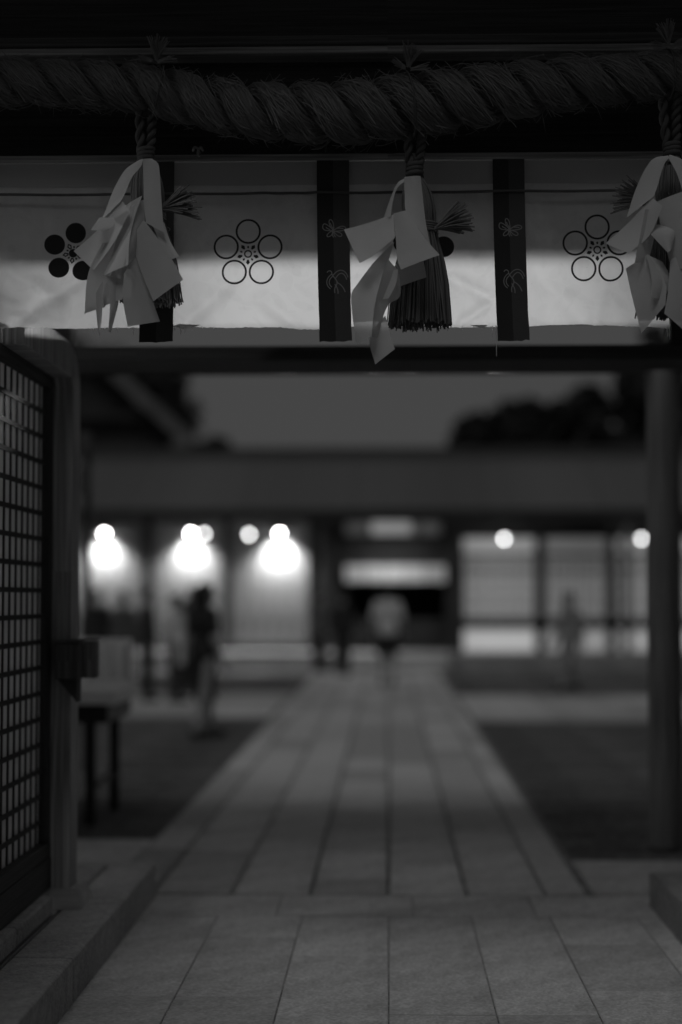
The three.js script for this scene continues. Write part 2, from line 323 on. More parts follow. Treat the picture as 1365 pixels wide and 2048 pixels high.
clothPanel(0.462, 1.07, [0.799,2.874, 46 * px], false, (t, x) => botY + 0.0 + 0.01 * Math.sin(t * Math.PI) - 0.012 * t + 0.0016 * noise(x * 90, 2.2, 4));
{ // sleeve: the cloth turned over at the top, the double layer's shade put into a darker colour
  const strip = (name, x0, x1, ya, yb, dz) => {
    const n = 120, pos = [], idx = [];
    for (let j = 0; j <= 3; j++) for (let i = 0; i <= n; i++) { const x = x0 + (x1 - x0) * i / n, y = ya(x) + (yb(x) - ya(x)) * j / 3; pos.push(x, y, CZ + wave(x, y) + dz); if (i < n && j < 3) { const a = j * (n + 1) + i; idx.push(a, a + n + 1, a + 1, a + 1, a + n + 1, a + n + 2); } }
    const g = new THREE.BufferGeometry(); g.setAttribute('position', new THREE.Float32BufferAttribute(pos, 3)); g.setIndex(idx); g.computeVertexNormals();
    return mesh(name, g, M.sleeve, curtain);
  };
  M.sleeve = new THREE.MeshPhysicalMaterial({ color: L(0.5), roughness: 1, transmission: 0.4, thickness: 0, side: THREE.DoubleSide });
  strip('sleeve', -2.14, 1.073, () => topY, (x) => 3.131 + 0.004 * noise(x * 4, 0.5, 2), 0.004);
}
// ribbons with printed butterflies and birds
function ribbonTexture() {
  const W = 160, H = 900, c = document.createElement('canvas'); c.width = W; c.height = H; const k = c.getContext('2d');
  k.fillStyle = '#303030'; k.fillRect(0, 0, W, H); k.fillStyle = '#484848'; k.fillRect(W * 0.5, 0, W * 0.5, H);
  const r = rng(77); for (let i = 0; i < 500; i++) { k.fillStyle = `rgba(${r() < 0.5 ? '0,0,0' : '120,120,120'},${0.04 * r()})`; k.fillRect(r() * W, r() * H, 1 + r() * 20, 1 + r() * 6); }
  k.strokeStyle = '#909090'; k.lineCap = 'round'; k.lineWidth = 4.4;
  const path = (a) => { k.beginPath(); a.forEach((s) => (s.length === 2 ? k.moveTo(...s) : s.length === 4 ? k.quadraticCurveTo(...s) : k.bezierCurveTo(...s))); k.stroke(); };
  k.save(); k.translate(76, 345); k.scale(1.05, 1.05);                        // butterfly
  path([[4, 2], [-30, -30, -44, -36, -46, -14], [-48, 4, -26, 8, 2, 4]]); path([[0, 0], [-22, -26, -18, -52, -6, -46], [4, -40, 6, -20, 6, 0]]);
  path([[6, 4], [30, -16, 52, -22, 62, -8], [66, 4, 40, 8, 8, 8]]); path([[8, 8], [36, 12, 52, 24, 40, 32], [28, 36, 14, 22, 6, 10]]);
  path([[2, 6], [-20, 12, -34, 30, -22, 34], [-8, 34, 0, 20, 4, 10]]); path([[6, 10], [4, 26, 14, 34]]); path([[-30, -10], [-24, -4, -12, 0]]); path([[-10, -30], [-6, -18, 2, -6]]); path([[24, -6], [38, -8, 50, -4]]); path([[0, 10], [-4, 24, 4, 36]]);
  k.restore(); k.save(); k.translate(84, 590); k.scale(1.1, 1.1);           // bird with raised wings
  path([[-34, -30], [-26, -42, -12, -36, -14, -24], [-10, -8, 6, -2, 10, 16], [8, 32, -8, 40, -2, 62]]); path([[-8, -16], [20, -54, 50, -40, 58, -8]]); path([[4, -4], [26, -40, 44, -24, 52, 2]]); path([[-16, -20], [-44, 0, -42, 30, -22, 44]]); path([[-12, -10], [-30, 4, -30, 24, -16, 36]]); path([[8, 16], [24, 24, 36, 34, 44, 58]]); path([[0, 26], [10, 40, 14, 54, 12, 66]]); path([[-34, -30], [-28, -28], [-24, -30]].map((a) => a));
  k.restore();
  const t = new THREE.CanvasTexture(c); t.colorSpace = THREE.SRGBColorSpace; return t;
}
{
  const mat = std(1, { map: ribbonTexture(), roughness: 0.95, side: THREE.DoubleSide });
  for (const [xl, xr, len, tilt] of [[283, 350, 684, 0.0], [635.5, 700, 685, 0.012], [986, 1049, 684, 0.015], [1337, 1400, 684, 0], [-70, -6, 684, 0]]) {
    const x0 = -1.499 + xl * 0.0019, nx = 8, ny = 40, pos = [], uv = [], idx = [];
    const a = 0.0019165, ox = -1.489, yb = 2.52, yt = topY + 0.001, rr = rng(xl * 7 + 900);
    for (const back of [0, 1]) for (let j = 0; j <= ny; j++) for (let i = 0; i <= nx; i++) {
      const d = j / ny, x = ox + a * (xl + (xr - xl) * i / nx) + tilt * d * d + (j > 30 ? 0.002 * noise(d * 9, xl, i) : 0), y = yt + (yb - yt) * d + (j === ny ? 0.004 * noise(i * 0.9, xl) - (i > 6 ? -0.004 : 0) : 0);
      pos.push(x, y, CZ + 0.024 + Math.max(0, 0.022 * noise(x * 2, d * 1.5, xl) * d) + d * 0.012 - back * 0.003); uv.push(i / nx, 1 - d);
      if (i < nx && j < ny) { const q = back * (nx + 1) * (ny + 1) + j * (nx + 1) + i; idx.push(q, q + nx + 1, q + 1, q + 1, q + nx + 1, q + nx + 2); }
    }
    const g = new THREE.BufferGeometry(); g.setAttribute('position', new THREE.Float32BufferAttribute(pos, 3)); g.setAttribute('uv', new THREE.Float32BufferAttribute(uv, 2)); g.setIndex(idx); g.computeVertexNormals();
    mesh('ribbon', g, mat, curtain);
  }
  // cord threaded along the top of the cloth
  const pts = []; for (let i = 0; i <= 60; i++) { const u = -330 + i * 27.8; const x = -1.492 + u * 0.0019165; pts.push(V(x, 3.095 + 0.006 * noise(x * 3.2, 0.4), CZ + 0.012 + 0.018 * (noise(x * 4, 9) > 0.28 ? 0 : 1))); }
  mesh('cord', tube(pts, 0.0055, 240, 6), M.cord, curtain);
  // loose threads at the lower edge
  const r = rng(41);
  const spots = [[2, 30], [212, 6], [236, 10], [268, 16], [345, 16], [352, 10], [363, 18], [372, 14], [388, 8], [405, 5], [895, 10], [925, 8], [985, 22], [992, 62], [186, 14], [1335, 30], [430, 4], [1330, 24], [877, 6], [948, 5]];
  for (const [u, l] of spots) {
    const x = -1.489 + u * 0.0019165, y = botY + 0.004, pts = []; let dx = 0;
    for (let i = 0; i <= 6; i++) { dx += (r() - 0.45) * 0.003; pts.push(V(x + dx, y - l * px * i / 6, CZ + wave(x, y) + 0.004 + (r() - 0.5) * 0.003)); }
    mesh('loose_thread', tube(pts, 0.0013, 10, 4), M.thread, curtain);
  }
  // torn scraps of the lower edge
  for (const pg of [[[-0.826,2.583], [-0.793,2.593], [-0.713,2.589], [-0.774,2.573]], [[0.312,2.584], [0.379,2.584], [0.365,2.57]]]) {
    const s = new THREE.Shape(pg.map(([a, b]) => new THREE.Vector2(a, b))), g = new THREE.ExtrudeGeometry(s, { depth: 0.0012, bevelEnabled: false });
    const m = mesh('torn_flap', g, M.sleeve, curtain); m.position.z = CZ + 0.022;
  }
}

// ---------- straw rope with its tufts ----------
const rope = thing('straw_rope', 'thick twisted straw rope slung across the gate above the curtain', 'rope');
const ropePath = new THREE.CatmullRomCurve3([[-420, 130, 44], [-200, 142, 46], [0, 157, 47], [160, 163, 48], [300, 178, 50], [420, 205, 56], [550, 222, 60], [700, 226, 62], [830, 212, 65], [960, 195, 63], [1090, 178, 57], [1220, 164, 51], [1365, 154, 48], [1560, 140, 46], [1780, 124, 44]].map(([u, v]) => V(-1.461 + u * 0.001873, 3.487 - (v - 160) * 0.001873, -6.28)));
const ropeR = (t) => { const u = -420 + t * 2200; return 0.001873 * (47 + 17 * Math.exp(-(((u - 790) / 330) ** 2))); };
const ropeLen = ropePath.getLength(), TURN = ropeLen / 0.325;
const RN = 900, ropeC = [], ropeU = [], ropeW = [];
for (let i = 0; i <= RN; i++) { const t = i / RN, c = ropePath.getPointAt(t), d = ropePath.getTangentAt(t), u = V(0, 1, 0).addScaledVector(d, -d.y).normalize(); ropeC.push(c); ropeU.push(u); ropeW.push(d.clone().cross(u)); }
function strandAt(k, t, phi, rho) {      // point in strand k at t along the rope; phi, rho inside the strand
  const i = Math.max(0, Math.min(RN, Math.round(t * RN))), R = ropeR(t), a = t * TURN * Math.PI * 2 + k * Math.PI, q = ropeC[i].clone();
  const lump = 1 + 0.12 * noise(t * 60, k * 7.7);
  const dir = ropeU[i].clone().multiplyScalar(Math.cos(a)).addScaledVector(ropeW[i], Math.sin(a)), side = ropeU[i].clone().multiplyScalar(-Math.sin(a)).addScaledVector(ropeW[i], Math.cos(a));
  q.addScaledVector(dir, R * 0.43 * lump);
  return q.addScaledVector(dir, Math.cos(phi) * rho * R * 0.53).addScaledVector(side, Math.sin(phi) * rho * R * 0.76);
}
for (let k = 0; k < 2; k++) {
  const pos = [], idx = [], NS = 420, MS = 18;
  for (let i = 0; i <= NS; i++) for (let j = 0; j < MS; j++) { const q = strandAt(k, i / NS, j / MS * Math.PI * 2, 0.93); pos.push(q.x, q.y, q.z); if (i < NS) { const a = i * MS + j, b = i * MS + (j + 1) % MS; idx.push(a, b, a + MS, b, b + MS, a + MS); } }
  const g = new THREE.BufferGeometry(); g.setAttribute('position', new THREE.Float32BufferAttribute(pos, 3)); g.setIndex(idx); g.computeVertexNormals();
  const strand = mesh('strand', g, M.strawCore, rope);
  const r = rng(100 + k), list = [];
  for (let f = 0; f < 4600; f++) {
    const t0 = r(), len = (0.05 + 0.13 * r()) / ropeLen, phi0 = r() * 6.283, tw = -(0.1 + 1.3 * r()) + (r() < 0.15 ? 1.6 * (r() - 0.5) : 0), pts = [], n = 6, lift = r() < 0.3 ? 0.12 + 0.45 * r() : 0.1 * r(), sgn = r() < 0.5 ? 0 : 1;
    for (let i = 0; i <= n; i++) { const s = i / n, e = sgn ? s : 1 - s; pts.push(strandAt(k, Math.min(1, t0 + len * s), phi0 + tw * 6.283 * (len * s * ropeLen) * 2.2, 0.97 + 0.05 * Math.sin(s * 3.1) + lift * e * e * e)); }
    const rad = 0.0009 + 0.0011 * r(); list.push({ pts, r: rad });
  }
  const f = mesh('straw_fibre', stalks(list), M.straw, strand); f.userData.kind = 'stuff';
}
{ // stray stems standing off the rope
  const r = rng(150), list = [];
  for (let i = 0; i < 800; i++) {
    const t = r(), k = Math.floor(r() * 2), a = strandAt(k, t, r() * 6.28, 1), c = ropeC[Math.round(t * RN)], out = a.clone().sub(c).normalize(), pts = [a], len = 0.015 + 0.085 * r() * r() * r(), dx = (r() - 0.5) * 1.6;
    for (let s = 1; s <= 4; s++) pts.push(a.clone().addScaledVector(out, len * s / 4).add(V(dx * len * s / 4, -0.15 * len * s * s / 16, 0)));
    list.push({ pts, r: (u) => 0.0011 * (1 - 0.6 * u) });
  }
  mesh('stray_straw', stalks(list), M.straw, rope).userData.kind = 'stuff';
}
function fan(parent, name, x, y, z, dir, spread, len, n, seed, rad = 0.0017, mat = M.straw) {
  const r = rng(seed), list = [];
  for (let i = 0; i < n; i++) {
    const a = dir + (r() - 0.5) * spread, b = (r() - 0.5) * spread * 0.8, l = len * (0.6 + 0.4 * r()), d = V(Math.cos(a) * Math.cos(b), Math.sin(a) * Math.cos(b), Math.sin(b)), pts = [];
    for (let s = 0; s <= 4; s++) pts.push(V(x + (r() - 0.5) * 0.012, y + (r() - 0.5) * 0.012, z).addScaledVector(d, l * s / 4).add(V(0, -0.12 * l * s * s / 16, 0)));
    pts.forEach((p, s) => { if (s) { const base = pts[0]; p.x = base.x + d.x * l * s / 4; p.z = base.z + d.z * l * s / 4; p.y = base.y + d.y * l * s / 4 - 0.1 * l * s * s / 16; } });
    list.push({ pts, r: rad * (0.7 + 0.6 * r()) });
  }
  const m = mesh(name, stalks(list), mat, parent); m.userData.kind = 'stuff'; return m;
}
function twisted(parent, name, pts, r, turns, mat) {        // thin two-ply cord
  const c = new THREE.CatmullRomCurve3(pts), gs = [];
  for (const k of [0, 1]) { const q = []; for (let i = 0; i <= 40; i++) { const t = i / 40, p = c.getPointAt(t), a = t * turns * 6.283 + k * Math.PI; q.push(p.add(V(Math.cos(a) * r, 0, Math.sin(a) * r))); } gs.push(tube(q, r * 1.05, 60, 7)); }
  return mesh(name, mergeGeometries(gs), mat, parent);
}
for (const [u, v, dir, sd] of [[318, 122, 1.45, 1], [822, 140, 1.35, 2], [1335, 100, 1.75, 3]]) {
  const x = -1.452 + u * 0.001862, y = 3.475 - (v - 160) * 0.001862;
  fan(rope, 'straw_tuft', x, y, -6.2, dir, 0.9, 0.105, 60, 200 + sd);
  fan(rope, 'straw_tuft', x + 0.01, y - 0.015, -6.19, dir - 1.1, 0.5, 0.07, 24, 210 + sd);
  fan(rope, 'straw_tuft', x - 0.015, y - 0.01, -6.19, dir + 1.15, 0.45, 0.06, 24, 220 + sd);
  const t = (u + 420) / 2200, i = Math.round(t * RN), R = ropeR(t) * 1.06, pts = [];
  for (let j = 0; j <= 20; j++) { const a = j / 20 * Math.PI * 2; pts.push(ropeC[i].clone().addScaledVector(ropeU[i], Math.cos(a) * R).addScaledVector(ropeW[i], Math.sin(a) * R).add(V(0.02 * Math.sin(a), 0, 0))); }
  mesh('binding_cord', tube(pts, 0.0035, 60, 6), M.cord, rope);
}

// ---------- straw tassels ----------
const tasselLabels = ['straw tassel hanging over the filled crest, almost hidden by its paper streamer', 'straw tassel seen whole below its cord, beside the torn cloth between two ribbons', 'straw tassel whose straw ends poke out beside the outlined crest, behind folded paper'];
function tassel(i, neck, tie, bottom, rb, spray, cordTop) {
  const t = thing('straw_tassel', tasselLabels[i], 'tassel', 'tassels hung from the rope');
  const z0 = -6.28, r = rng(300 + i), list = [];
  for (let k = 0; k < 420; k++) {
    const a = r() * 6.283, q = Math.sqrt(r()), pts = [], jit = (r() - 0.5) * 0.022, flare = 1 + (r() < 0.12 ? 0.28 * r() : 0), fa = a + (r() - 0.5) * 0.5;
    const prof = [[neck, 0.022], [[neck[0] * 0.7 + tie[0] * 0.3, neck[1] * 0.7 + tie[1] * 0.3], 0.052], [[neck[0] * 0.3 + tie[0] * 0.7, neck[1] * 0.3 + tie[1] * 0.7], 0.062], [tie, 0.056], [[tie[0] * 0.5 + bottom[0] * 0.5, tie[1] * 0.5 + bottom[1] * 0.5], rb * 0.84], [[bottom[0], bottom[1] + jit], rb * flare]];
    prof.forEach(([c, rad], s) => { const w = s < 3 ? a : fa; pts.push(V(c[0] + Math.cos(w) * q * rad, c[1], z0 + Math.sin(w) * q * rad)); });
    const c = new THREE.CatmullRomCurve3(pts); list.push({ pts: c.getPoints(12), r: 0.0022 + 0.0013 * r() });
  }
  mesh('straw_bundle', stalks(list), M.strawDark, t).userData.kind = 'stuff';
  const wrap = []; for (let j = 0; j <= 60; j++) { const a = j / 60 * 6.283 * 4; wrap.push(V(tie[0] + Math.cos(a) * 0.062, tie[1] + 0.012 - j * 0.0006, z0 + Math.sin(a) * 0.062)); }
  mesh('tie_cord', tube(wrap, 0.005, 120, 6), M.strawDark, t);
  const [sx, sy, sd] = spray; fan(t, 'straw_spray', sx, sy, z0 + 0.05, sd, 1.0, 0.155, 90, 330 + i, 0.0026, M.strawDark);
  for (const s of [-1, 1]) twisted(t, 'hanging_cord', [V(cordTop[0] + s * 0.03, cordTop[1] + 0.03, z0 + 0.02), V(cordTop[0] + s * 0.024, cordTop[1] - 0.05, z0), V(cordTop[0] * 0.4 + neck[0] * 0.6 + s * 0.018, neck[1] + 0.05, z0), V(neck[0] + s * 0.008, neck[1] - 0.02, z0)], 0.0095, 3.2 + s * 0.7, M.cordStraw);
  const knot = []; for (let j = 0; j <= 40; j++) { const a = j / 40 * 6.283 * 3; knot.push(V(neck[0] + Math.cos(a) * 0.024, neck[1] + 0.045 - j * 0.0012, z0 + Math.sin(a) * 0.024)); }
  mesh('knot', tube(knot, 0.011, 80, 7), M.cordStraw, t);
  return t;
}
tassel(0, [-0.907,3.185], [-0.895,2.981], [-0.885,2.654], 0.118, [-0.844,2.99, 0.35], [-0.908,3.408]);
tassel(1, [0.101,3.121], [0.123,2.927], [0.115,2.561], 0.122, [0.179,2.914, 0.45], [0.101,3.286]);
tassel(2, [1.058,3.19], [1.056,2.996], [1.062,2.594], 0.118, [0.973,3.003, 2.75], [1.051,3.411]);

// ---------- folded paper streamers ----------
// a fold is a strip of cross sections: left edge, right edge, set along its length
function fold(parent, z, left, right, { across = 0, along = 0, belly = 0.012 } = {}) {
  const lc = new THREE.CatmullRomCurve3(left.map(([a, b]) => V(a, b, 0)), false, 'centripetal'), rc = new THREE.CatmullRomCurve3(right.map(([a, b]) => V(a, b, 0)), false, 'centripetal');
  const nu = 10, nv = 18, pos = [], uv = [], idx = [], ends = left.length > 2 ? 'getPoint' : 'getPoint';
  for (let j = 0; j <= nv; j++) { const a = lc[ends](j / nv), b = rc[ends](j / nv), v = j / nv; for (let i = 0; i <= nu; i++) { const u = i / nu; pos.push(a.x + (b.x - a.x) * u, a.y + (b.y - a.y) * u, z + across * (u - 0.5) + along * (v - 0.5) + belly * 0.35 * (Math.sin(u * Math.PI) - 0.5) + belly * 0.22 * Math.sin(v * 4.2 + z * 60)); uv.push(a.x + (b.x - a.x) * u, a.y + (b.y - a.y) * u); if (i < nu && j < nv) { const q = j * (nu + 1) + i; idx.push(q, q + nu + 1, q + 1, q + 1, q + nu + 1, q + nu + 2); } } }
  const g = new THREE.BufferGeometry(); g.setAttribute('position', new THREE.Float32BufferAttribute(pos, 3)); g.setAttribute('uv', new THREE.Float32BufferAttribute(uv, 2)); g.setIndex(idx); g.computeVertexNormals();
  return mesh('paper_fold', g, M.paper, parent);
}
{
  const t = thing('paper_streamer', 'white folded paper streamer with two narrow tails, covering part of the filled crest', 'paper streamer', 'paper streamers on the tassels');
  fold(t, -6.13, [[-0.925,3.152], [-0.965,3.121], [-1.008,3.042], [-1.037,2.959], [-1.055,2.917]], [[-0.896,3.155], [-0.901,3.129], [-0.934,3.084], [-0.957,3.023], [-0.972,2.99]], { along: 0.03, across: 0.03 });
  fold(t, -6.12, [[-0.899,3.155], [-0.896,3.124], [-0.893,3.069], [-0.889,2.995], [-0.88,2.912]], [[-0.863,3.157], [-0.841,3.138], [-0.833,3.096], [-0.826,3.013], [-0.814,2.875]], { along: 0.03, belly: 0.018 });
  fold(t, -6.125, [[-0.873,2.949], [-0.832,2.848], [-0.791,2.776]], [[-0.818,2.921], [-0.795,2.851], [-0.762,2.794]], { across: -0.03 });
  fold(t, -6.105, [[-0.968,2.995], [-1.057,2.895], [-1.151,2.818]], [[-0.931,2.944], [-0.992,2.834], [-1.068,2.737]], { along: -0.03, across: 0.05, belly: -0.02 });
  fold(t, -6.075, [[-1.048,2.93], [-1.059,2.9], [-1.071,2.873]], [[-0.988,2.931], [-0.998,2.894], [-1.029,2.873]], { along: 0.05, across: -0.02 });
  fold(t, -6.095, [[-0.966,2.988], [-0.982,2.904], [-1.003,2.803], [-1.032,2.717]], [[-0.893,3.011], [-0.913,2.94], [-0.93,2.848], [-0.933,2.744]], { along: 0.06, across: 0.06 });
  fold(t, -6.085, [[-0.935,2.968], [-0.934,2.885], [-0.941,2.793], [-0.953,2.736]], [[-0.891,3.008], [-0.887,2.921], [-0.905,2.83], [-0.93,2.747]], { along: 0.05, across: -0.05, belly: 0.025 });
  fold(t, -6.12, [[-1.036,2.838], [-1.087,2.73], [-1.1,2.578]], [[-0.974,2.848], [-1.006,2.724], [-1.033,2.611]], { across: -0.05 });
  fold(t, -6.10, [[-1.068,2.647], [-1.058,2.556], [-1.048,2.494]], [[-1.032,2.702], [-1.036,2.556], [-1.041,2.497]], { across: 0.03, belly: 0.02 });
  fold(t, -6.10, [[-1.021,2.717], [-1.006,2.616], [-1.012,2.512]], [[-0.973,2.709], [-0.98,2.621], [-1.007,2.512]], { across: -0.03, belly: 0.02 });
  fold(t, -6.07, [[-0.934,2.848], [-0.893,2.729], [-0.847,2.619]], [[-0.883,2.916], [-0.795,2.796], [-0.735,2.691]], { along: 0.03, across: 0.03 });
  fold(t, -6.085, [[-0.95,2.716], [-0.955,2.628], [-0.939,2.526]], [[-0.916,2.8], [-0.871,2.674], [-0.829,2.553]], { along: -0.02, across: -0.05 });
  fold(t, -6.11, [[-1.006,2.739], [-1.037,2.675], [-1.036,2.611]], [[-0.934,2.775], [-0.944,2.692], [-0.962,2.629]], { across: 0.04 });
}
{
  const t = thing('paper_streamer', 'white folded paper streamer with its lowest tail hanging below the curtain edge', 'paper streamer', 'paper streamers on the tassels');
  fold(t, -6.14, [[0.06,3.082], [0.038,3.068], [0.007,3], [-0.018,2.923]], [[0.067,3.069], [0.037,3.044], [0.018,2.985], [0.011,2.932]], { along: 0.02, across: 0.02 });
  fold(t, -6.115, [[0.06,3.082], [0.062,3.011], [0.065,2.952], [0.087,2.915]], [[0.12,3.085], [0.129,2.994], [0.139,2.902], [0.154,2.824]], { along: 0.03, belly: 0.02 });
  fold(t, -6.095, [[0.02,2.943], [-0.078,2.909], [-0.159,2.884]], [[0.025,2.844], [-0.044,2.785], [-0.101,2.748]], { along: 0.03, across: 0.06, belly: -0.02 });
  fold(t, -6.08, [[0.018,2.945], [0.029,2.85], [0.034,2.769], [0.047,2.726]], [[0.065,2.954], [0.109,2.882], [0.15,2.82], [0.186,2.774]], { along: 0.08, across: 0.02, belly: 0.02 });
  fold(t, -6.13, [[0.032,2.76], [0.038,2.724], [0.041,2.682]], [[0.125,2.784], [0.134,2.751], [0.141,2.716]], { along: -0.05 });
  fold(t, -6.12, [[-0.056,2.77], [-0.109,2.697], [-0.132,2.657], [-0.129,2.579], [-0.114,2.464]], [[0.024,2.843], [0,2.761], [-0.026,2.669], [-0.047,2.569], [-0.056,2.489]], { along: 0.05, across: 0.04, belly: 0.02 });
  fold(t, -6.10, [[0,2.77], [-0.026,2.688], [-0.047,2.597], [-0.058,2.484]], [[0.04,2.737], [0.043,2.642], [0.001,2.609], [-0.038,2.486]], { along: 0.03, across: -0.06, belly: -0.02 });
  fold(t, -6.105, [[0,2.737], [-0.018,2.693], [-0.035,2.624]], [[0.038,2.733], [0.029,2.678], [0.003,2.624]], { along: 0.02, across: 0.06 });
  fold(t, -6.13, [[-0.058,2.524], [-0.067,2.479], [-0.046,2.393]], [[-0.009,2.573], [0.01,2.5], [0.025,2.446]], { along: 0.03, across: 0.02 });
}
{
  const t = thing('paper_streamer', 'white folded paper streamer with crumpled overlapping sheets beside an outlined crest', 'paper streamer', 'paper streamers on the tassels');
  fold(t, -6.13, [[1.023,3.161], [0.972,3.151], [0.939,3.111], [0.897,3.02], [0.866,2.925]], [[1.019,3.141], [1.008,3.128], [0.995,3.099], [0.977,3.041], [0.96,2.996]], { along: 0.03, across: 0.03, belly: 0.02 });
  fold(t, -6.12, [[1.017,3.145], [1.029,3.119], [1.043,3.083], [1.064,3.004]], [[1.028,3.163], [1.076,3.139], [1.099,3.082], [1.129,2.982]], { along: 0.03, across: -0.03, belly: 0.02 });
  fold(t, -6.10, [[0.956,2.997], [0.88,2.914], [0.79,2.833]], [[0.985,2.95], [0.937,2.846], [0.865,2.787]], { along: -0.02, across: 0.05, belly: -0.02 });
  fold(t, -6.105, [[0.927,2.947], [0.908,2.856], [0.884,2.747]], [[0.985,2.955], [0.966,2.855], [0.943,2.764]], { along: 0.02, across: -0.06 });
  fold(t, -6.075, [[0.923,2.881], [0.958,2.833], [1.001,2.78]], [[0.981,2.897], [1.029,2.866], [1.019,2.8]], { along: 0.05, across: -0.02, belly: 0.03 });
  fold(t, -6.09, [[0.978,2.986], [0.984,2.91], [1.001,2.819], [1.024,2.728]], [[1.064,3.011], [1.078,2.927], [1.098,2.836], [1.108,2.727]], { along: 0.03, across: 0.05, belly: 0.02 });
  fold(t, -6.10, [[0.863,2.741], [0.881,2.638], [0.912,2.5]], [[0.94,2.786], [0.996,2.673], [0.994,2.597]], { along: 0.02, across: 0.04, belly: 0.02 });
  fold(t, -6.09, [[0.929,2.783], [0.943,2.692], [0.939,2.619]], [[0.997,2.764], [1.023,2.691], [0.989,2.619]], { along: 0.04, across: -0.05 });
  fold(t, -6.08, [[1.015,2.764], [1,2.637], [0.985,2.561]], [[1.112,2.8], [1.114,2.618], [1.07,2.496]], { along: 0.04, across: -0.04, belly: 0.02 });
}

// ---------- box on the pillar ----------
{
  const t = thing('pillar_box', 'small dark wooden box on a bracket fixed to the lattice wall pillar', 'box');
  boxAt('box_body', -1.467, -1.363, 1.19, 1.349, -7.59, -7.47, M.wood, t, 0.004);
  boxAt('box_lid', -1.478, -1.356, 1.349 + 0.001, 1.364, -7.595, -7.46, M.wood, t, 0.003);
  const s = new THREE.Shape([[0, 0], [0.085, 0], [0.085, -0.10]].map((a) => new THREE.Vector2(...a))), g = new THREE.ExtrudeGeometry(s, { depth: 0.1, bevelEnabled: false });
  const b = mesh('bracket', g, M.darkWood, t); b.position.set(-1.458, 1.188, -7.592);
  const u = thing('leaflet_holder', 'grey leaflet holder with a bright rim next to the wooden box on the pillar', 'leaflet holder');
  boxAt('holder_body', -1.368 + 0.002, -1.31, 1.19, 1.352, -7.70, -7.60, M.paleWood, u, 0.003);
  boxAt('holder_rim', -1.368 + 0.002, -1.305, 1.352 + 0.001, 1.365, -7.70, -7.598, M.glassDim, u, 0.002);
}

// ---------- table behind the pillar ----------
{
  const t = thing('trestle_table', 'table with dark legs and a pale cloth top beyond the lattice wall', 'table');
  boxAt('table_top', -3.15, -1.84, 0.885, 0.92, -12.62, -11.45, M.clothWhite, t, 0.006);
  boxAt('cloth_edge', -3.16, -1.83, 0.83, 0.884, -12.63, -11.44, M.clothWhite, t, 0.006);
  boxAt('apron', -3.1, -1.9, 0.70, 0.829, -12.56, -11.52, M.metal, t, 0.004);
  for (const [x, z] of [[-2.03, -11.62], [-2.0, -12.45], [-3.02, -11.62], [-3.0, -12.45]]) { boxAt('leg', x - 0.035, x + 0.035, 0, 0.699, z - 0.035, z + 0.035, M.metal, t, 0.006); }
  boxAt('stretcher', -2.04, -1.99, 0.24, 0.29, -12.41, -11.66, M.metal, t, 0.004);
  const b = thing('slip_rack', 'white rack of paper slips standing on the table with the pale top', 'rack', null, [0, 0.921, 0]);
  boxAt('back_board', -2.95, -1.88, 0, 0.33, -12.45, -12.42, M.clothWhite, b, 0.004);
  for (let i = 0; i < 9; i++) boxAt('divider', -2.95 + i * 0.13, -2.93 + i * 0.13, 0.03, 0.32 - (i % 3) * 0.02, -12.418, -12.30, i % 2 ? M.clothWhite : M.plaster, b, 0.003);
  boxAt('tray', -2.95, -1.88, 0.0, 0.028, -12.418, -12.2, M.clothWhite, b, 0.003);
}

{ // slender post with two paper notices
  const t = thing('notice_post', 'slender dark post with two pale notices behind the table', 'post');
  boxAt('post', -2.698, -2.64, -0.01, 2.949, -15.06, -15, M.darkWood, t, 0.006);
  boxAt('notice', -2.742, -2.636, 2.851, 3.029, -14.995, -14.98, M.wood, t, 0.002);
  boxAt('notice', -2.742, -2.64, 2.468, 2.699, -14.995, -14.98, M.wood, t, 0.002);
}

// ---------- the hall across the courtyard ----------
const hall = thing('shrine_hall', 'long low hall with a wide pale roof and lit windows across the courtyard', 'hall');
const FL = 0.36, WZ = -38;                       // floor height, wall plane
boxAt('stone_base', -14, -1.489, -0.02, FL - 0.004, -44, -37.0, M.kerb, hall, 0.02);
boxAt('stone_base', -1.489 + 0.003, 1.385, -0.02, FL, -44, -36.3, M.kerb, hall, 0.02);
boxAt('stone_base', 1.385 + 0.003, 14, -0.02, FL - 0.004, -44, -37.0, M.kerb, hall, 0.02);
boxAt('entrance_step', -0.884, 1.242, -0.01, 0.19, -35.72, -35.1, M.plaster, hall, 0.015);
boxAt('entrance_step', -0.884, 1.242, -0.01, 0.355, -36.29, -35.725, M.plaster, hall, 0.015);
// left wing: boards between posts, a rail below
const boardTop = 3.32;
for (let i = 0; i < 44; i++) { const x = -13.4 + i * 0.27; if (x + 0.27 < -1.53) boxAt('wall_board', x + 0.004, x + 0.266, FL + 0.16, boardTop, WZ - 0.06, WZ - 0.004 * (i % 2), M.hallBoard, hall, 0.004); }
boxAt('wall_backing', -13.4, -1.53, FL, boardTop, WZ - 0.14, WZ - 0.07, M.hallWood, hall, 0.004);
boxAt('ground_sill', -13.4, -1.53, FL, FL + 0.155, WZ - 0.06, WZ + 0.05, M.hallWood, hall, 0.01);
for (const u of [120, 300, 457, 655]) boxAt('wall_post', -8.698 + (u - 9) * 0.011147, -8.698 + (u + (u > 600 ? 26 : 9)) * 0.011147, FL, boardTop, WZ + 0.001, WZ + 0.16, M.hallWood, hall, 0.01);
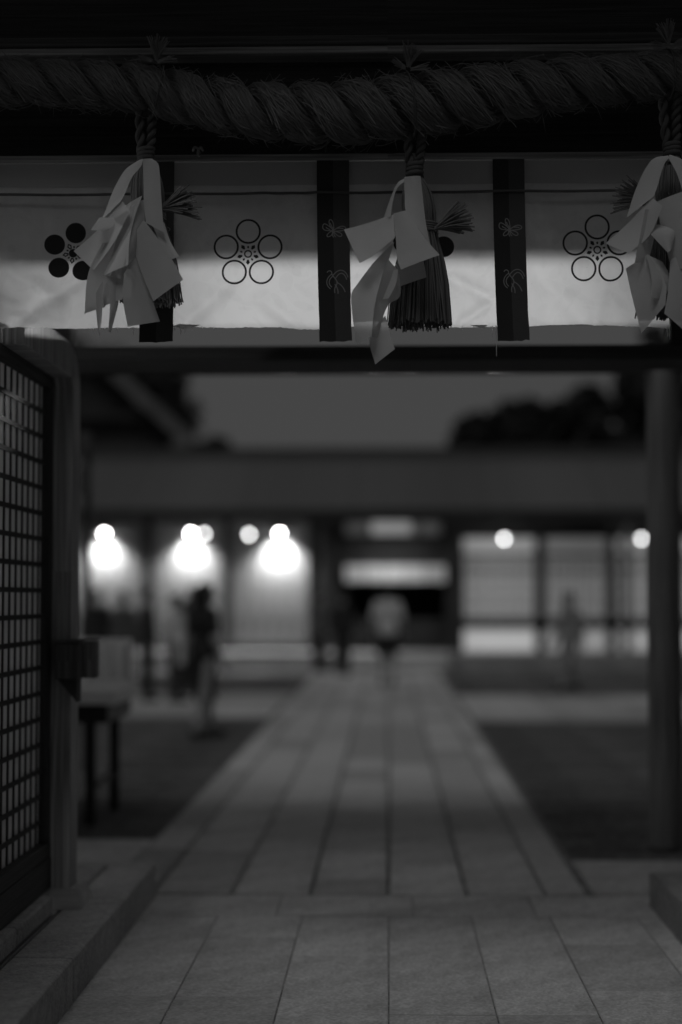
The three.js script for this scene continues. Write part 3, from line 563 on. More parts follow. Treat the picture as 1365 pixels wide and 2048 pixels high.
// entrance bay: posts, beams over it and the dim room behind
boxAt('wall_post', 1.289, 1.655, FL, boardTop, WZ - 0.1, WZ + 0.2, M.hallWood, hall, 0.01);
boxAt('entrance_beam', -1.058, 1.292, 2.295, 2.897, WZ - 0.1, WZ + 0.1, M.hallWood, hall, 0.01);
{
  const f = boxAt('transom', -1.058, 1.294, 2.908, boardTop, WZ - 0.06, WZ - 0.02, M.hallWood, hall, 0.003);
  for (let i = 0; i < 4; i++) { const w = mesh('window_pane', bar(0.5, 0.28, 0.012, 0), glow([0.02, 0.04, 0.03, 0.02][i]), f); w.position.set(-0.83 + i * 0.55, -0.02, 0.03); }
}
boxAt('room_floor', -1.06, 1.289, FL - 0.05, FL + 0.02, -41, WZ, M.hallWood, hall, 0.004);
boxAt('room_back', -1.306, 1.66, FL, 3.3, -41.1, -41, M.hallWood, hall, 0.004);
boxAt('room_side', -1.362 - 0.1, -1.362, FL, 3.3, -41, -38.2, M.hallWood, hall, 0.004);
boxAt('room_side', 1.66, 1.66 + 0.1, FL, 3.3, -41, -38.2, M.hallWood, hall, 0.004);
boxAt('low_gate', -0.969, 1.253, FL + 0.02, 1.072, WZ - 0.12, WZ - 0.06, M.hallWood, hall, 0.004);
{ // short white cloth over the entrance
  const n = thing('entrance_cloth', 'short white cloth strip hanging over the dark hall entrance', 'curtain');
  for (let i = 0; i < 5; i++) { const x0 = -0.963, x1 = 1.273, w = (x1 - x0) / 5, g = new THREE.BoxGeometry(w - 0.02, 0.36, 0.008, 10, 4, 1), p = g.attributes.position; for (let k = 0; k < p.count; k++) p.setZ(k, p.getZ(k) + 0.03 * Math.sin(p.getX(k) * 14 + i) * (0.5 - p.getY(k))); g.computeVertexNormals(); const m = mesh('cloth_panel', g, M.clothWhite, n); m.position.set(x0 + w * (i + 0.5), 2.081, -37.7); }
  const rod = mesh('rod', new THREE.CylinderGeometry(0.015, 0.015, 2.4, 8).rotateZ(Math.PI / 2), M.hallWood, n); rod.position.set(0.156, 2.28, -37.7);
}
// right wing: lit paper windows
function hallWindow(u0, u1, l1, l2, l3) {
  const x0 = -8.71 + u0 * 0.01116, x1 = -8.71 + u1 * 0.01116, w = x1 - x0, xm = (x0 + x1) / 2, W = new THREE.Group(); W.name = 'window'; hall.add(W);
  const rows = [[1076, 1106, l1], [1113, 1150, l2 * 0.7], [1152, 1237, l2 * 1.15], [1258, 1304, l3]].map(([a, b, l]) => [1.494 - (a - 1200) * 0.01117, 1.494 - (b - 1200) * 0.01117, l]);
  for (const [ya, yb, l] of rows) {
    const p = mesh('window_pane', bar(w - 0.04, ya - yb, 0.01, 0), glow(l), W); p.position.set(xm, (ya + yb) / 2, WZ - 0.04);
    const a = new THREE.RectAreaLight(0xffffff, l * 0.6, w - 0.04, ya - yb); a.position.set(xm, (ya + yb) / 2, WZ - 0.02); a.rotation.y = Math.PI; scene.add(a);
  }
  const [[ya], [, yb]] = [rows[1], rows[2]];
  for (let i = 0; i <= 8; i++) { const b = mesh('muntin', bar(0.02, ya - yb, 0.02, 0), M.hallWood, W); b.position.set(x0 + 0.03 + (w - 0.06) * i / 8, (ya + yb) / 2, WZ - 0.01); }
  for (let i = 0; i <= 5; i++) { const b = mesh('muntin', bar(w - 0.04, 0.02, 0.016, 0), M.hallWood, W); b.position.set(xm, yb + (ya - yb) * i / 5, WZ - 0.012); }
  boxAt('rail', x0, x1, rows[0][1] - 0.002, rows[1][0] + 0.002, WZ - 0.05, WZ + 0.02, M.hallWood, W, 0.003);
  boxAt('rail', x0, x1, rows[2][1] - 0.002, rows[3][0] + 0.002, WZ - 0.05, WZ + 0.05, M.hallWood, W, 0.003);
  boxAt('rail', x0, x1, rows[0][0] + 0.002, boardTop, WZ - 0.05, WZ + 0.02, M.hallWood, W, 0.003);
  boxAt('rail', x0, x1, FL, rows[3][1] - 0.002, WZ - 0.05, WZ + 0.05, M.hallWood, W, 0.003);
}
hallWindow(929, 1074, 0.17, 0.13, 0.33); hallWindow(1092, 1216, 0.07, 0.11, 0.2); hallWindow(1234, 1340, 0.12, 0.13, 0.22); hallWindow(1358, 1480, 0.15, 0.12, 0.25); hallWindow(1500, 1620, 0.15, 0.12, 0.25);
for (const u of [1083, 1225, 1349, 1490, 1630]) boxAt('wall_post', -8.698 + (u - 8) * 0.011147, -8.698 + (u + 8) * 0.011147, FL, boardTop, WZ - 0.1, WZ + 0.12, M.hallWood, hall, 0.01);
boxAt('eave_post', 5.103, 5.243, FL - 0.003, 3.3, -37.2, -37.06, M.hallWood, hall, 0.01);
boxAt('wall_plate', -13.5, 13.5, boardTop + 0.002, 3.6, WZ - 0.1, WZ + 0.1, M.hallWood, hall, 0.01);
{ // roof: long front slope with sheet courses, dark eave and heavy ridge
  const roof = new THREE.Group(); roof.name = 'roof'; hall.add(roof);
  const ez = -36.2, ey = 3.36, rz = -40.1, ry = 4.70, N = 12;
  for (let i = 0; i < N; i++) {
    const a = i / N, b = (i + 1) / N, z0 = ez + (rz - ez) * a, z1 = ez + (rz - ez) * b, y0 = ey + (ry - ey) * a, y1 = ey + (ry - ey) * b, len = Math.hypot(z1 - z0, y1 - y0) + 0.05;
    const m = mesh('roof_course', bar(28.4, 0.05, len, 0.01), M.roof, roof); m.position.set(0, (y0 + y1) / 2 + 0.07 - 0.003 * (i % 2), (z0 + z1) / 2); m.rotation.x = Math.atan2(ry - ey, ez - rz) + 0.01;
  }
  const back = mesh('roof_back', bar(28.4, 0.08, 4.4, 0.01), M.roof, roof); back.position.set(0, 4.1, -42.1); back.rotation.x = -Math.atan2(ry - ey, ez - rz);
  boxAt('ridge', -14.2, 14.2, ry - 0.05, 5.10, -40.75, -40.12, M.ridge, roof, 0.03);
  boxAt('eave_board', -14.2, 14.2, 3.20, 3.37, -36.24, -36.16, M.hallWood, roof, 0.01);
  const g = bar(0.08, 0.10, 4.1, 0.004);
  for (let i = 0; i < 57; i++) { const r = mesh('rafter', g, M.hallWood, roof); r.position.set(-14 + i * 0.5, 3.93, -38.1); r.rotation.x = Math.atan2(ry - ey, ez - rz); }
}
{ // ceiling lamp over the entrance
  const t = thing('ceiling_lamp', 'dim flat lamp under the eave above the entrance cloth', 'lamp', null, [0.056,3.057, -36.9]);
  boxAt('lamp_housing', -0.45, 0.45, 0.13, 0.19, -0.12, 0.12, M.metal, t, 0.01);
  boxAt('lamp_diffuser', -0.42, 0.42, -0.12, 0.129, -0.1, 0.1, glow(0.22), t, 0.02);
  const a = new THREE.RectAreaLight(0xffffff, 30, 0.84, 0.2); a.position.set(t.position.x, t.position.y - 0.13, -36.9); a.rotation.x = -Math.PI / 2; a.castShadow = true; scene.add(a);
}
// wall lamps: bracket, shade and bulb, light falling down the boards
function wallLamp(label, u, power) {
  const x = -8.666 + u * 0.01109, y = 2.985, t = thing('wall_lamp', label, 'lamp', 'lamps lighting the hall boards', [x, y, -37.80]);
  const arm = mesh('bracket', tube([V(0, 0.16, -0.24), V(0, 0.2, -0.13), V(0, 0.16, 0), V(0, 0.1, 0)], 0.014, 14, 6), M.metal, t);
  mesh('lamp_shade', new THREE.LatheGeometry([[0.012, 0.1], [0.05, 0.09], [0.10, 0.055], [0.14, 0.02], [0.137, 0.018], [0.098, 0.048], [0.05, 0.08], [0.012, 0.09]].map((a) => new THREE.Vector2(...a)), 24), M.metal, t);
  const b = mesh('lamp_bulb', new THREE.SphereGeometry(0.04, 16, 12), glow(60), t); b.position.y = -0.01;
  const s = new THREE.SpotLight(0xffffff, power, 0, 1.12, 0.9, 2); s.position.set(x, y - 0.07, -37.80); s.target.position.set(x, y - 1.5, -37.90); s.castShadow = true; s.shadow.radius = 2; scene.add(s, s.target); return t;
}
wallLamp('shaded wall lamp beside the notice post, glowing on hall boards', 210, 24);
wallLamp('shaded wall lamp above the group of standing visitors', 385, 28);
wallLamp('shaded wall lamp nearest the hall entrance, with a wide pool of light', 563, 34);
function bareBulb(name, label, u, v, D, r, L0, power, group) {
  const t = thing(name, label, 'lamp', group, [0, 0, 0]); const x = -8.506 + 0, k = D / 37; // set out along the eave
  const X0 = (x + u * 0.010884) * k, Y0 = 1.55 + (2.91 - 1.55 - (v - 1070) * 0.010884) * k;
  t.position.set(X0, Y0, -D);
  mesh('lamp_bulb', new THREE.SphereGeometry(r, 18, 14), glow(L0), t);
  mesh('cap', new THREE.CylinderGeometry(r * 0.5, r * 0.6, r * 0.9, 12).translate(0, r * 1.35, 0), M.metal, t);
  mesh('wire', new THREE.CylinderGeometry(0.006, 0.006, 3.42 - Y0 - r * 1.7, 6).translate(0, (3.42 - Y0 + r * 1.7) / 2, 0), M.metal, t);
  const p = new THREE.PointLight(0xffffff, power, 0, 2); p.position.copy(t.position); p.castShadow = true; p.shadow.radius = r / 0.02; scene.add(p); return t;
}
bareBulb('hanging_bulb', 'bare bulb hung from the eave close beside a shaded wall lamp', 412, 1067, 36.7, 0.04, 16, 0.08, 'bare bulbs under the eave');
bareBulb('hanging_bulb', 'bare bulb hung from the eave between two shaded wall lamps', 503, 1069, 36.7, 0.04, 18, 0.09, 'bare bulbs under the eave');
bareBulb('eave_lantern', 'glowing lantern hung before the lit window nearest the entrance', 1013, 1078, 36.8, 0.05, 11, 0.4, 'lanterns before the lit windows');
bareBulb('eave_lantern', 'glowing lantern hung by the slender eave post', 1286, 1078, 36.8, 0.05, 9, 0.3, 'lanterns before the lit windows');

// ---------- unseen lantern post outside the lattice wall, added to light its paper ----------
function lanternPost(label, x, z, y, power) {
  const t = thing('unseen_lantern_post', label, 'lantern', null, [x, 0, z]);
  boxAt('post', -0.06, 0.06, -0.01, y - 0.16, -0.06, 0.06, M.darkWood, t);
  boxAt('tray', -0.215, 0.215, y - 0.158, y - 0.12, -0.215, 0.215, M.darkWood, t);
  for (const [a, b] of [[-1, -1], [-1, 1], [1, -1], [1, 1]]) boxAt('corner_bar', a * 0.2 - 0.012, a * 0.2 + 0.012, y - 0.119, y + 0.1, b * 0.2 - 0.012, b * 0.2 + 0.012, M.darkWood, t, 0.003);
  const r = mesh('lantern_roof', new THREE.ConeGeometry(0.5, 0.2, 4).rotateY(Math.PI / 4), M.roof, t); r.position.y = y + 0.205;  // wide low roof, shaped to keep this light off the streamers
  const b = mesh('lamp_bulb', new THREE.SphereGeometry(0.05, 16, 12), glow(30), t); b.position.y = y;
  const p = new THREE.PointLight(0xffffff, power, 0, 2); p.position.set(x, y, z); p.castShadow = true; p.shadow.radius = 2.5; scene.add(p);
}
lanternPost('unseen lantern on a post, added outside the lattice wall to light its paper', -4.2, -6.5, 2.2, 6);
// lanterns hung under the courtyard eave of the gate; unseen, trays and boards shaped to shield ground and posts
function hungLantern(label, x, y, z, power) {
  const t = thing('hung_lantern', label, 'lantern', 'lanterns under the gate eave', [x, y, z]);
  boxAt('tray', -0.125, 0.125, -0.08, -0.07, -0.075, 0.41, M.darkWood, t, 0.004).rotation.x = 0.12;      // sloping down towards the passage
  for (const a of [-1, 1]) boxAt('skirt_board', a * 0.1245, a * 0.134, -0.078, -0.018, -0.07, 0.405, M.darkWood, t, 0.003).rotation.x = 0.12;
  for (const a of [-1, 1]) boxAt('shield_board', a * 0.111, a * 0.123, -0.05, -0.004, -0.06, 0.40, M.darkWood, t, 0.003);  // boards added to keep the bulb's light off pillar and column
  boxAt('back_board', -0.11, 0.11, -0.042, -0.004, -0.075, -0.065, M.darkWood, t, 0.003);
  boxAt('bracket', -0.03, 0.03, -0.04, -0.005, -0.158, -0.076, M.metal, t, 0.003);
  mesh('lamp_bulb', new THREE.SphereGeometry(0.022, 16, 12), glow(60), t).position.y = -0.01;
  const p = new THREE.PointLight(0xffffff, power, 0, 2); p.position.set(x, y - 0.01, z); p.castShadow = true; p.shadow.radius = 1.2; scene.add(p);
}
hungLantern('unseen long box lantern with sides shaped to cut its light, on the lattice side of the gate eave', -0.35, 3.045, -10.45, 30);
hungLantern('unseen long box lantern with sides shaped to cut its light, on the column side of the gate eave', 0.4, 3.02, -10.45, 22);

// ---------- hall behind with its gable, trees ----------
{
  const t = thing('gabled_hall', 'dark gabled hall rising behind the long roof in front of the trees', 'hall');
  const A = [-7.594,7.864], B = [-5.444,5.856], ridge = [-8.752,8.88];
  const len = Math.hypot(B[0] - ridge[0], B[1] - ridge[1]), ang = Math.atan2(B[1] - ridge[1], B[0] - ridge[0]);
  const right = mesh('roof_slope', bar(len, 0.16, 9, 0.02), M.ridge, t); right.position.set((ridge[0] + B[0]) / 2, (ridge[1] + B[1]) / 2, -51.6); right.rotation.z = ang;
  const v = mesh('barge_board', bar(len, 0.34, 0.1, 0.02), M.paleWood, t); v.position.set((ridge[0] + B[0]) / 2, (ridge[1] + B[1]) / 2 - 0.05, -47.04); v.rotation.z = ang;
  const left = mesh('roof_slope', bar(len, 0.16, 9, 0.02), M.ridge, t); left.position.set(2 * ridge[0] - (ridge[0] + B[0]) / 2, (ridge[1] + B[1]) / 2, -51.6); left.rotation.z = -ang;
  const v2 = mesh('barge_board', bar(len, 0.34, 0.1, 0.02), M.paleWood, t); v2.position.set(left.position.x, left.position.y - 0.05, -47.04); v2.rotation.z = -ang;
  boxAt('gable_beam', 2 * ridge[0] - B[0] + 0.9, B[0] - 0.9, 6.519, 6.742, -47.5, -47.3, M.hallWood, t, 0.01);
  boxAt('wall', 2 * ridge[0] - B[0] + 0.9, B[0] - 0.9, 0, 6.519, -55, -47.6, M.hallWood, t, 0.02);
  const sh = new THREE.Shape([[2 * ridge[0] - B[0] + 0.5, B[1]], [B[0] - 0.5, B[1]], [ridge[0], ridge[1] - 0.3]].map((a) => new THREE.Vector2(...a)));
  const g = new THREE.ExtrudeGeometry(sh, { depth: 0.1, bevelEnabled: false }); const gm = mesh('gable_wall', g, M.hallWood, t); gm.position.z = -47.7;
  const fin = mesh('verge_tip', bar(0.5, 0.3, 0.16, 0.03), M.paleWood, t); fin.position.set(B[0] - 0.3, B[1] - 0.1, -46.9);
}
function tree(name, label, x, z, h, cy, rx, ry, seed, n) {
  const r = rng(seed), t = thing(name, label, 'tree', 'trees behind the hall', [x, 0, z]);
  const trunk = mesh('trunk', tube([V(0, -0.05, 0), V(0.1, h * 0.3, 0.05), V(-0.05, h * 0.6, 0), V(0.05, h * 0.85, 0)], 0.3, 16, 8, (u) => 1 - 0.75 * u), M.bark, t);
  const limbs = []; for (let i = 0; i < 9; i++) { const a = r() * 6.28, y0 = h * (0.35 + 0.4 * r()), l = rx * (0.5 + 0.4 * r()); limbs.push(tube([V(0, y0, 0), V(Math.cos(a) * l * 0.5, y0 + l * 0.25, Math.sin(a) * l * 0.5), V(Math.cos(a) * l, y0 + l * 0.5, Math.sin(a) * l)], 0.1, 8, 5, (u) => 1 - 0.7 * u)); }
  mesh('limbs', mergeGeometries(limbs), M.bark, t);
  const clumps = []; for (let i = 0; i < 30; i++) { const u = r() * 2 - 1, a = r() * 6.28, q = Math.sqrt(1 - u * u), d = 0.45 + 0.55 * Math.cbrt(r()); clumps.push([V(Math.cos(a) * q * rx * d, cy + u * ry * d, Math.sin(a) * q * rx * d), Math.min(rx, ry) * (0.22 + 0.2 * r())]); }
  const pos = [], idx = [];
  for (let i = 0; i < n; i++) {
    const [c, cr] = clumps[Math.floor(r() * clumps.length)], o = V(r() * 2 - 1, r() * 2 - 1, r() * 2 - 1).normalize().multiplyScalar(cr * Math.cbrt(r())).add(c), s = 0.09 + 0.09 * r();
    const e = new THREE.Euler(r() * 6, r() * 6, r() * 6), b = pos.length / 3;
    for (const [p, q] of [[-1, 0], [0, -0.45], [1, 0], [0, 0.45]]) { const w = V(p * s, q * s, 0).applyEuler(e).add(o); pos.push(w.x, w.y, w.z); }
    idx.push(b, b + 1, b + 2, b, b + 2, b + 3);
  }
  const g = new THREE.BufferGeometry(); g.setAttribute('position', new THREE.Float32BufferAttribute(pos, 3)); g.setIndex(idx); g.computeVertexNormals();
  mesh('crown', g, M.leaf, t);
}
tree('broad_tree', 'dark broad tree behind the gabled hall, its edge against the sky', -8.5, -58, 9.5, 7.7, 2.4, 2.2, 71, 12000);
tree('broad_tree', 'dark tree whose crown fills the space above the gabled roof', -12, -60, 9.8, 7.8, 3.0, 2.4, 72, 10000);
tree('round_bush', 'small dark round shrub top showing over the ridge beside the gabled hall', -5.8, -57, 6.4, 6.0, 0.8, 0.8, 73, 3000);
const wood = [['low tree at the sloping end of the wood beyond the ridge', 3.3, 6.6, 1.0, 1.3], ['tree second from the sloping end of the wood beyond the ridge', 4.4, 7.0, 1.2, 1.5], ['tree third from the sloping end of the wood beyond the ridge', 5.6, 7.0, 1.3, 1.6], ['tree fourth from the sloping end of the wood beyond the ridge', 6.8, 7.0, 1.3, 1.7], ['tree fifth from the sloping end of the wood beyond the ridge', 8.0, 7.3, 1.4, 1.9], ['tall tree of the wood standing right behind the round column', 9.4, 8.2, 1.4, 2.6]];
wood.forEach(([label, x, cy, rx, ry], i) => tree('wood_tree', label, x, -58 - (i % 2) * 1.2, cy + ry * 0.9, cy, rx, ry, 80 + i, 9000));

// ---------- visitors ----------
function surfaceNets(f, lo, hi, cell) {
  const n = [0, 1, 2].map((k) => Math.ceil((hi[k] - lo[k]) / cell) + 2), [nx, ny, nz] = n, F = new Float32Array(nx * ny * nz), at = (i, j, k) => i + nx * (j + ny * k);
  for (let k = 0; k < nz; k++) for (let j = 0; j < ny; j++) for (let i = 0; i < nx; i++) F[at(i, j, k)] = f(lo[0] + i * cell, lo[1] + j * cell, lo[2] + k * cell);
  const id = new Int32Array(nx * ny * nz).fill(-1), pos = [], idx = [];
  for (let k = 0; k < nz - 1; k++) for (let j = 0; j < ny - 1; j++) for (let i = 0; i < nx - 1; i++) {
    let m = 0, c = 0, x = 0, y = 0, z = 0; const v = [];
    for (let q = 0; q < 8; q++) { v[q] = F[at(i + (q & 1), j + ((q >> 1) & 1), k + (q >> 2))]; if (v[q] < 0) m++; }
    if (!m || m === 8) continue;
    for (let a = 0; a < 8; a++) for (const d of [1, 2, 4]) { const b = a | d; if (b === a || (v[a] < 0) === (v[b] < 0)) continue; const t = v[a] / (v[a] - v[b]); x += (a & 1) + (d === 1 ? t : 0); y += ((a >> 1) & 1) + (d === 2 ? t : 0); z += (a >> 2) + (d === 4 ? t : 0); c++; }
    id[at(i, j, k)] = pos.length / 3; pos.push(lo[0] + (i + x / c) * cell, lo[1] + (j + y / c) * cell, lo[2] + (k + z / c) * cell);
  }
  const quad = (a, b, c, d, flip) => { if (a < 0 || b < 0 || c < 0 || d < 0) return; flip ? idx.push(a, c, b, a, d, c) : idx.push(a, b, c, a, c, d); };
  for (let k = 1; k < nz - 1; k++) for (let j = 1; j < ny - 1; j++) for (let i = 1; i < nx - 1; i++) {
    const s = F[at(i, j, k)] < 0;
    if (s !== F[at(i + 1, j, k)] < 0) quad(id[at(i, j - 1, k - 1)], id[at(i, j, k - 1)], id[at(i, j, k)], id[at(i, j - 1, k)], !s);
    if (s !== F[at(i, j + 1, k)] < 0) quad(id[at(i - 1, j, k - 1)], id[at(i - 1, j, k)], id[at(i, j, k)], id[at(i, j, k - 1)], !s);
    if (s !== F[at(i, j, k + 1)] < 0) quad(id[at(i - 1, j - 1, k)], id[at(i, j - 1, k)], id[at(i, j, k)], id[at(i - 1, j, k)], !s);
  }
  const g = new THREE.BufferGeometry(); g.setAttribute('position', new THREE.Float32BufferAttribute(pos, 3)); g.setIndex(idx); g.computeVertexNormals(); return g;
}
const cap = (x, y, z, [a, b, ra, rb]) => { const dx = b[0] - a[0], dy = b[1] - a[1], dz = b[2] - a[2], px_ = x - a[0], py_ = y - a[1], pz_ = z - a[2], t = Math.max(0, Math.min(1, (px_ * dx + py_ * dy + pz_ * dz) / (dx * dx + dy * dy + dz * dz + 1e-9))); return Math.hypot(px_ - dx * t, py_ - dy * t, pz_ - dz * t) - (ra + (rb - ra) * t); };
const smin = (a, b, k) => { const h = Math.max(k - Math.abs(a - b), 0) / k; return Math.min(a, b) - h * h * k * 0.25; };
const field = (bones, k, extra = 0, clip) => (x, y, z) => { let d = 9; for (const b of bones) d = smin(d, cap(x, y, z, b), k); d -= extra; return clip ? Math.max(d, clip(x, y, z)) : d; };
function boundsOf(bones, pad) { const lo = [9, 9, 9], hi = [-9, -9, -9]; for (const [a, b, ra, rb] of bones) for (const [p, r] of [[a, ra], [b, rb]]) for (let k = 0; k < 3; k++) { lo[k] = Math.min(lo[k], p[k] - r - pad); hi[k] = Math.max(hi[k], p[k] + r + pad); } return [lo, hi]; }
const blob = (bones, k, cell, extra = 0, clip) => surfaceNets(field(bones, k, extra, clip), ...boundsOf(bones, extra + cell * 2), cell);
// hand: palm and five curled fingers, wrist at the origin, fingers hanging down
const handBones = [[[0, 0, 0], [0, -0.085, 0.006], 0.022, 0.026], [[-0.016, -0.04, 0], [-0.026, -0.085, 0.006], 0.017, 0.014], [[0.016, -0.04, 0], [0.024, -0.085, 0.006], 0.017, 0.014], [[0.018, -0.03, 0.006], [0.046, -0.065, 0.022], 0.013, 0.0105], [[0.046, -0.065, 0.022], [0.044, -0.092, 0.032], 0.0105, 0.008]];
[[-0.031, 0.055], [-0.011, 0.07], [0.010, 0.074], [0.030, 0.066]].forEach(([x, l]) => { handBones.push([[x, -0.088, 0.007], [x * 1.08, -0.088 - l * 0.5, 0.016], 0.009, 0.0085], [[x * 1.08, -0.088 - l * 0.5, 0.016], [x * 1.05, -0.088 - l * 0.93, 0.038], 0.0085, 0.007]); });
const handGeo = blob(handBones, 0.006, 0.005);
// head: chin to crown about 0.23 m, centre at the origin, face towards +z
const headBones = [[[0, 0.03, -0.02], [0, 0.035, 0.012], 0.088, 0.082], [[0, -0.03, 0.03], [0, -0.075, 0.05], 0.06, 0.036], [[0, 0.0, 0.085], [0, -0.028, 0.108], 0.011, 0.016], [[-0.08, 0.01, -0.005], [-0.082, -0.03, 0], 0.014, 0.011], [[0.08, 0.01, -0.005], [0.082, -0.03, 0], 0.014, 0.011], [[-0.02, -0.062, 0.078], [0.02, -0.062, 0.078], 0.008, 0.008], [[0, -0.07, -0.015], [0, -0.16, -0.03], 0.055, 0.058]];
const headField = field(headBones, 0.025), eye = (x, y, z, s) => 0.019 - Math.hypot(x - s * 0.033, y - 0.008, z - 0.098);
const headGeo = surfaceNets((x, y, z) => Math.max(headField(x, y, z), eye(x, y, z, 1), eye(x, y, z, -1)), ...boundsOf(headBones, 0.02), 0.007);
const eyeGeo = mergeGeometries([-1, 1].map((s) => new THREE.SphereGeometry(0.0125, 10, 8).translate(s * 0.033, 0.008, 0.079)));
const hairShort = blob([[[0, 0.045, -0.03], [0, 0.05, 0.012], 0.094, 0.088]], 0.02, 0.009, 0.004, (x, y, z) => Math.min(0.03 - y + 1.1 * z, 0.2 - 0 * y) * -1 < 0 ? (z > 0.02 ? 0.055 - y + (z - 0.02) * 0.4 : -0.05 - y) : -1);
const hairLong = blob([[[0, 0.045, -0.03], [0, 0.05, 0.012], 0.096, 0.09], [[0, 0, -0.06], [0, -0.2, -0.085], 0.085, 0.06]], 0.03, 0.01, 0.004, (x, y, z) => (z > 0.02 ? 0.055 - y + (z - 0.02) * 0.4 : -9));
function person(label, x, z, turn, o) {
  const h = (o.h ?? 1.68) / 1.72, st = o.stride ?? 0, t = thing('person', label, 'person', 'visitors in the courtyard', [x, 0, z], turn);
  t.scale.setScalar(h);
  const hip = 0.92, kn = 0.49, an = 0.085;
  const L_ = (s) => { const f = s * st; return { h: [s * 0.085, hip, 0], k: [s * 0.092, kn + Math.max(0, -f) * 0.06, f * 0.5 + 0.02 + Math.max(0, -f) * 0.1], a: [s * 0.095, an + Math.max(0, -f) * 0.10, f] }; };
  const legs = [-1, 1].map(L_);
  const arms = [-1, 1].map((s, i) => { const d = (o.arms ?? [])[i] ?? [[0.05, -0.28, -0.02 - s * st * 0.2], [0.02, -0.25, 0.06 - s * st * 0.25]]; const sh = [s * 0.175, 1.40, -0.01], el = [sh[0] + s * d[0][0], sh[1] + d[0][1], sh[2] + d[0][2]], wr = [el[0] + s * d[1][0], el[1] + d[1][1], el[2] + d[1][2]]; return { sh, el, wr }; });
  const torso = [[[0, 0.97, 0], [0, 1.12, 0], 0.12, 0.108], [[-0.06, 0.97, -0.01], [0.06, 0.97, -0.01], 0.105, 0.105], [[0, 1.12, 0], [0, 1.33, -0.01], 0.108, 0.12], [[-0.09, 1.32, -0.01], [0.09, 1.32, -0.01], 0.098, 0.098], [[-0.165, 1.40, -0.015], [0.165, 1.40, -0.015], 0.055, 0.055], [[0, 1.42, -0.015], [0, 1.52, 0.0], 0.06, 0.052]];
  const legB = legs.flatMap((l) => [[l.h, l.k, 0.085, 0.055], [l.k, l.a, 0.057, 0.037]]), footB = legs.map((l) => [[l.a[0], l.a[1] - 0.04, l.a[2] - 0.03], [l.a[0] * 1.1, l.a[1] - 0.05, l.a[2] + 0.14], 0.038, 0.032]);
  const armB = arms.flatMap((a) => [[a.sh, a.el, 0.048, 0.038], [a.el, a.wr, 0.038, 0.026]]);
  const gs = [blob([...torso, ...legB, ...footB, ...armB], 0.035, 0.018)];
  for (const a of arms) { const g = handGeo.clone(), d = V(a.wr[0] - a.el[0], a.wr[1] - a.el[1], a.wr[2] - a.el[2]).normalize(); if (a.sh[0] < 0) g.scale(-1, 1, 1), g.index.array.reverse(); g.applyQuaternion(new THREE.Quaternion().setFromUnitVectors(V(0, -1, 0), d)); g.translate(...a.wr); g.computeVertexNormals(); gs.push(g); }
  const hd = headGeo.clone(), nod = o.nod ?? 0; hd.rotateX(nod); hd.translate(0, 1.605, 0.02); gs.push(hd);
  mesh('body', mergeGeometries(gs), M.skin, t);
  const ey = mesh('eyes', eyeGeo, M.hair, t); ey.position.set(0, 1.605, 0.02); ey.rotation.x = nod;
  const ha = mesh('hair', o.long ? hairLong : hairShort, M.hair, t); ha.position.set(0, 1.605, 0.02); ha.rotation.x = nod;
  const topMat = std(o.top), botMat = std(o.bottom ?? 0.03), sl = o.sleeve ?? 1;
  const sleeves = arms.flatMap((a) => sl > 0.9 ? [[a.sh, a.el, 0.052, 0.044], [a.el, a.wr, 0.044, 0.034]] : [[a.sh, [a.sh[0] + (a.el[0] - a.sh[0]) * sl, a.sh[1] + (a.el[1] - a.sh[1]) * sl, a.sh[2] + (a.el[2] - a.sh[2]) * sl], 0.056, 0.058]]);
  const hem = o.hem ?? 0.88;
  const skirt = o.skirt ? [[[0, 1.0, 0], [0, o.skirt, st * 0.1], 0.135, o.flare ?? 0.2]] : [];
  const coat = [...torso.slice(0, 5), ...sleeves];
  mesh(o.skirt ? 'dress' : 'shirt', blob([...coat, ...(o.skirt ? skirt : [[[0, 1.1, 0], [0, hem + 0.02, 0], 0.125, 0.135]])], 0.04, 0.018, o.loose ?? 0.016, (x_, y_) => (o.skirt ? o.skirt : hem) - y_), topMat, t);
  if (!o.skirt) { const len = o.shorts ?? 0.1; mesh(len > 0.3 ? 'shorts' : 'trousers', blob([[[-0.05, 0.97, -0.01], [0.05, 0.97, -0.01], 0.11, 0.11], ...legs.flatMap((l) => [[l.h, l.k, 0.092, 0.072], [l.k, l.a, 0.072, 0.058]])], 0.03, 0.018, 0.012, (x_, y_) => Math.max(len - y_, y_ - 1.0)), botMat, t); }
  for (const b of footB) mesh('shoe', blob([[b[0], b[1], 0.045, 0.04]], 0.01, 0.014, 0.004, (x_, y_) => 0.002 + Math.max(0, b[0][1] - 0.05) * 0.8 - y_), M.shoe, t);
  return t;
}
const away = Math.PI;
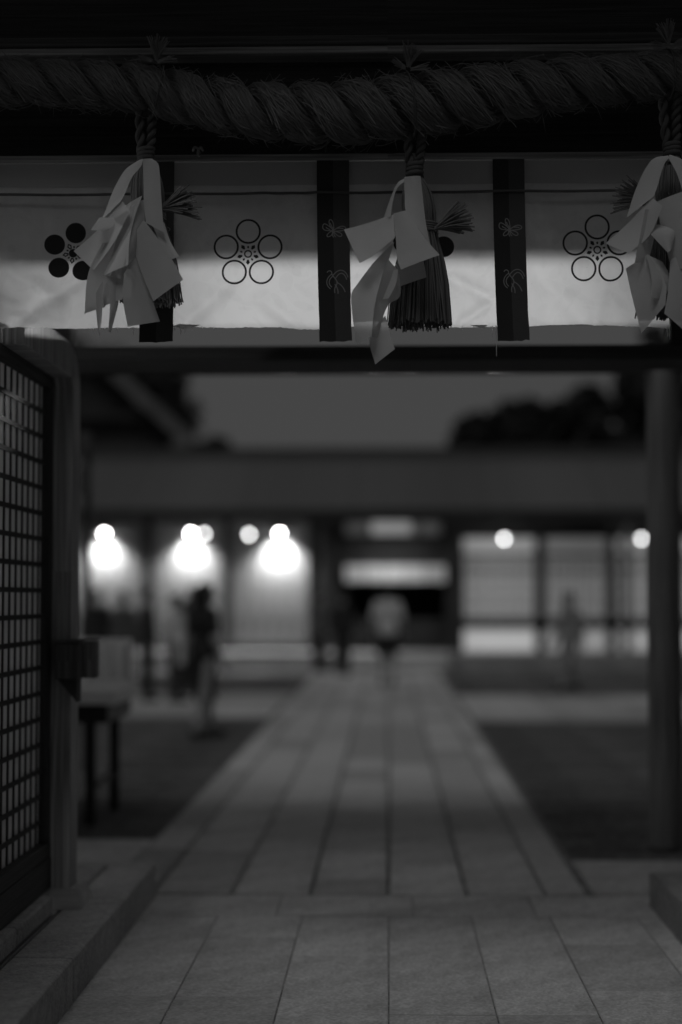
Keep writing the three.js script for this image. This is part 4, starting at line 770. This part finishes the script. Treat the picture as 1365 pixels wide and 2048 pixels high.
person('person in a white shirt and dark shorts walking to the hall entrance', -0.011,-29.939, away, { h: 1.74, top: 0.66, bottom: 0.03, shorts: 0.52, sleeve: 0.75, stride: 0.1, loose: 0.02, arms: [[[0.07, -0.27, 0], [0.0, -0.2, 0.12]], [[0.07, -0.27, 0], [0.0, -0.2, 0.12]]] });
person('person in a long grey coat walking past the lit windows', 2.993,-28.275, -1.0, { h: 1.62, top: 0.3, skirt: 0.62, flare: 0.15, stride: 0.24 });
person('person in a dark knee length dress walking in front of the group', -2.039,-18.831, 2.2, { h: 1.68, top: 0.025, skirt: 0.42, flare: 0.115, stride: 0.16, sleeve: 0.6, long: true });
person('person in pale clothes standing in the group under the wall lamp', -3.164,-25.279, 1.2, { h: 1.58, top: 0.78, bottom: 0.06, hem: 0.6, shorts: 0.1, sleeve: 0.6 });
person('person in dark clothes standing at the edge of the group near the table', -3.622,-25.511, 1.6, { h: 1.66, top: 0.05, bottom: 0.03 });
person('person with both arms raised to hold up a phone behind the group', -3.066,-26.822, away, { h: 1.7, top: 0.06, bottom: 0.04, arms: [[[0.06, -0.06, 0.26], [-0.14, 0.22, 0.06]], [[0.06, -0.06, 0.26], [-0.14, 0.22, 0.06]]] });
person('person in a dark jacket behind the white rack on the table', -4.704,-27.333, 0.6, { h: 1.66, top: 0.03, bottom: 0.03 });
person('person in a grey jacket beside the jacketed person behind the white rack', -4.184,-26.791, -0.5, { h: 1.62, top: 0.09, bottom: 0.03 });
person('person in a grey top standing near the entrance steps', -1.43,-35.041, 0.9, { h: 1.6, top: 0.12, bottom: 0.04, sleeve: 0.6 });
person('person in dark clothes facing the entrance beside the one in grey', -0.923,-34.151, 2.7, { h: 1.66, top: 0.03, bottom: 0.03 });
{
  const [hx, hz] = [-2.165,-18.962], t = thing('handbag', 'dark bag hanging at the side of the person in the dark dress', 'bag', null, [hx, 0.78, hz]);
  mesh('bag_body', bar(0.2, 0.2, 0.08, 0.03), M.shoe, t);
  const hd = []; for (let i = 0; i <= 12; i++) { const a = i / 12 * Math.PI; hd.push(V(Math.cos(a) * 0.09, 0.11 + Math.sin(a) * 0.22, 0)); }
  mesh('handle', tube(hd, 0.009, 24, 6), M.shoe, t);
}
renderer.render(scene, camera);
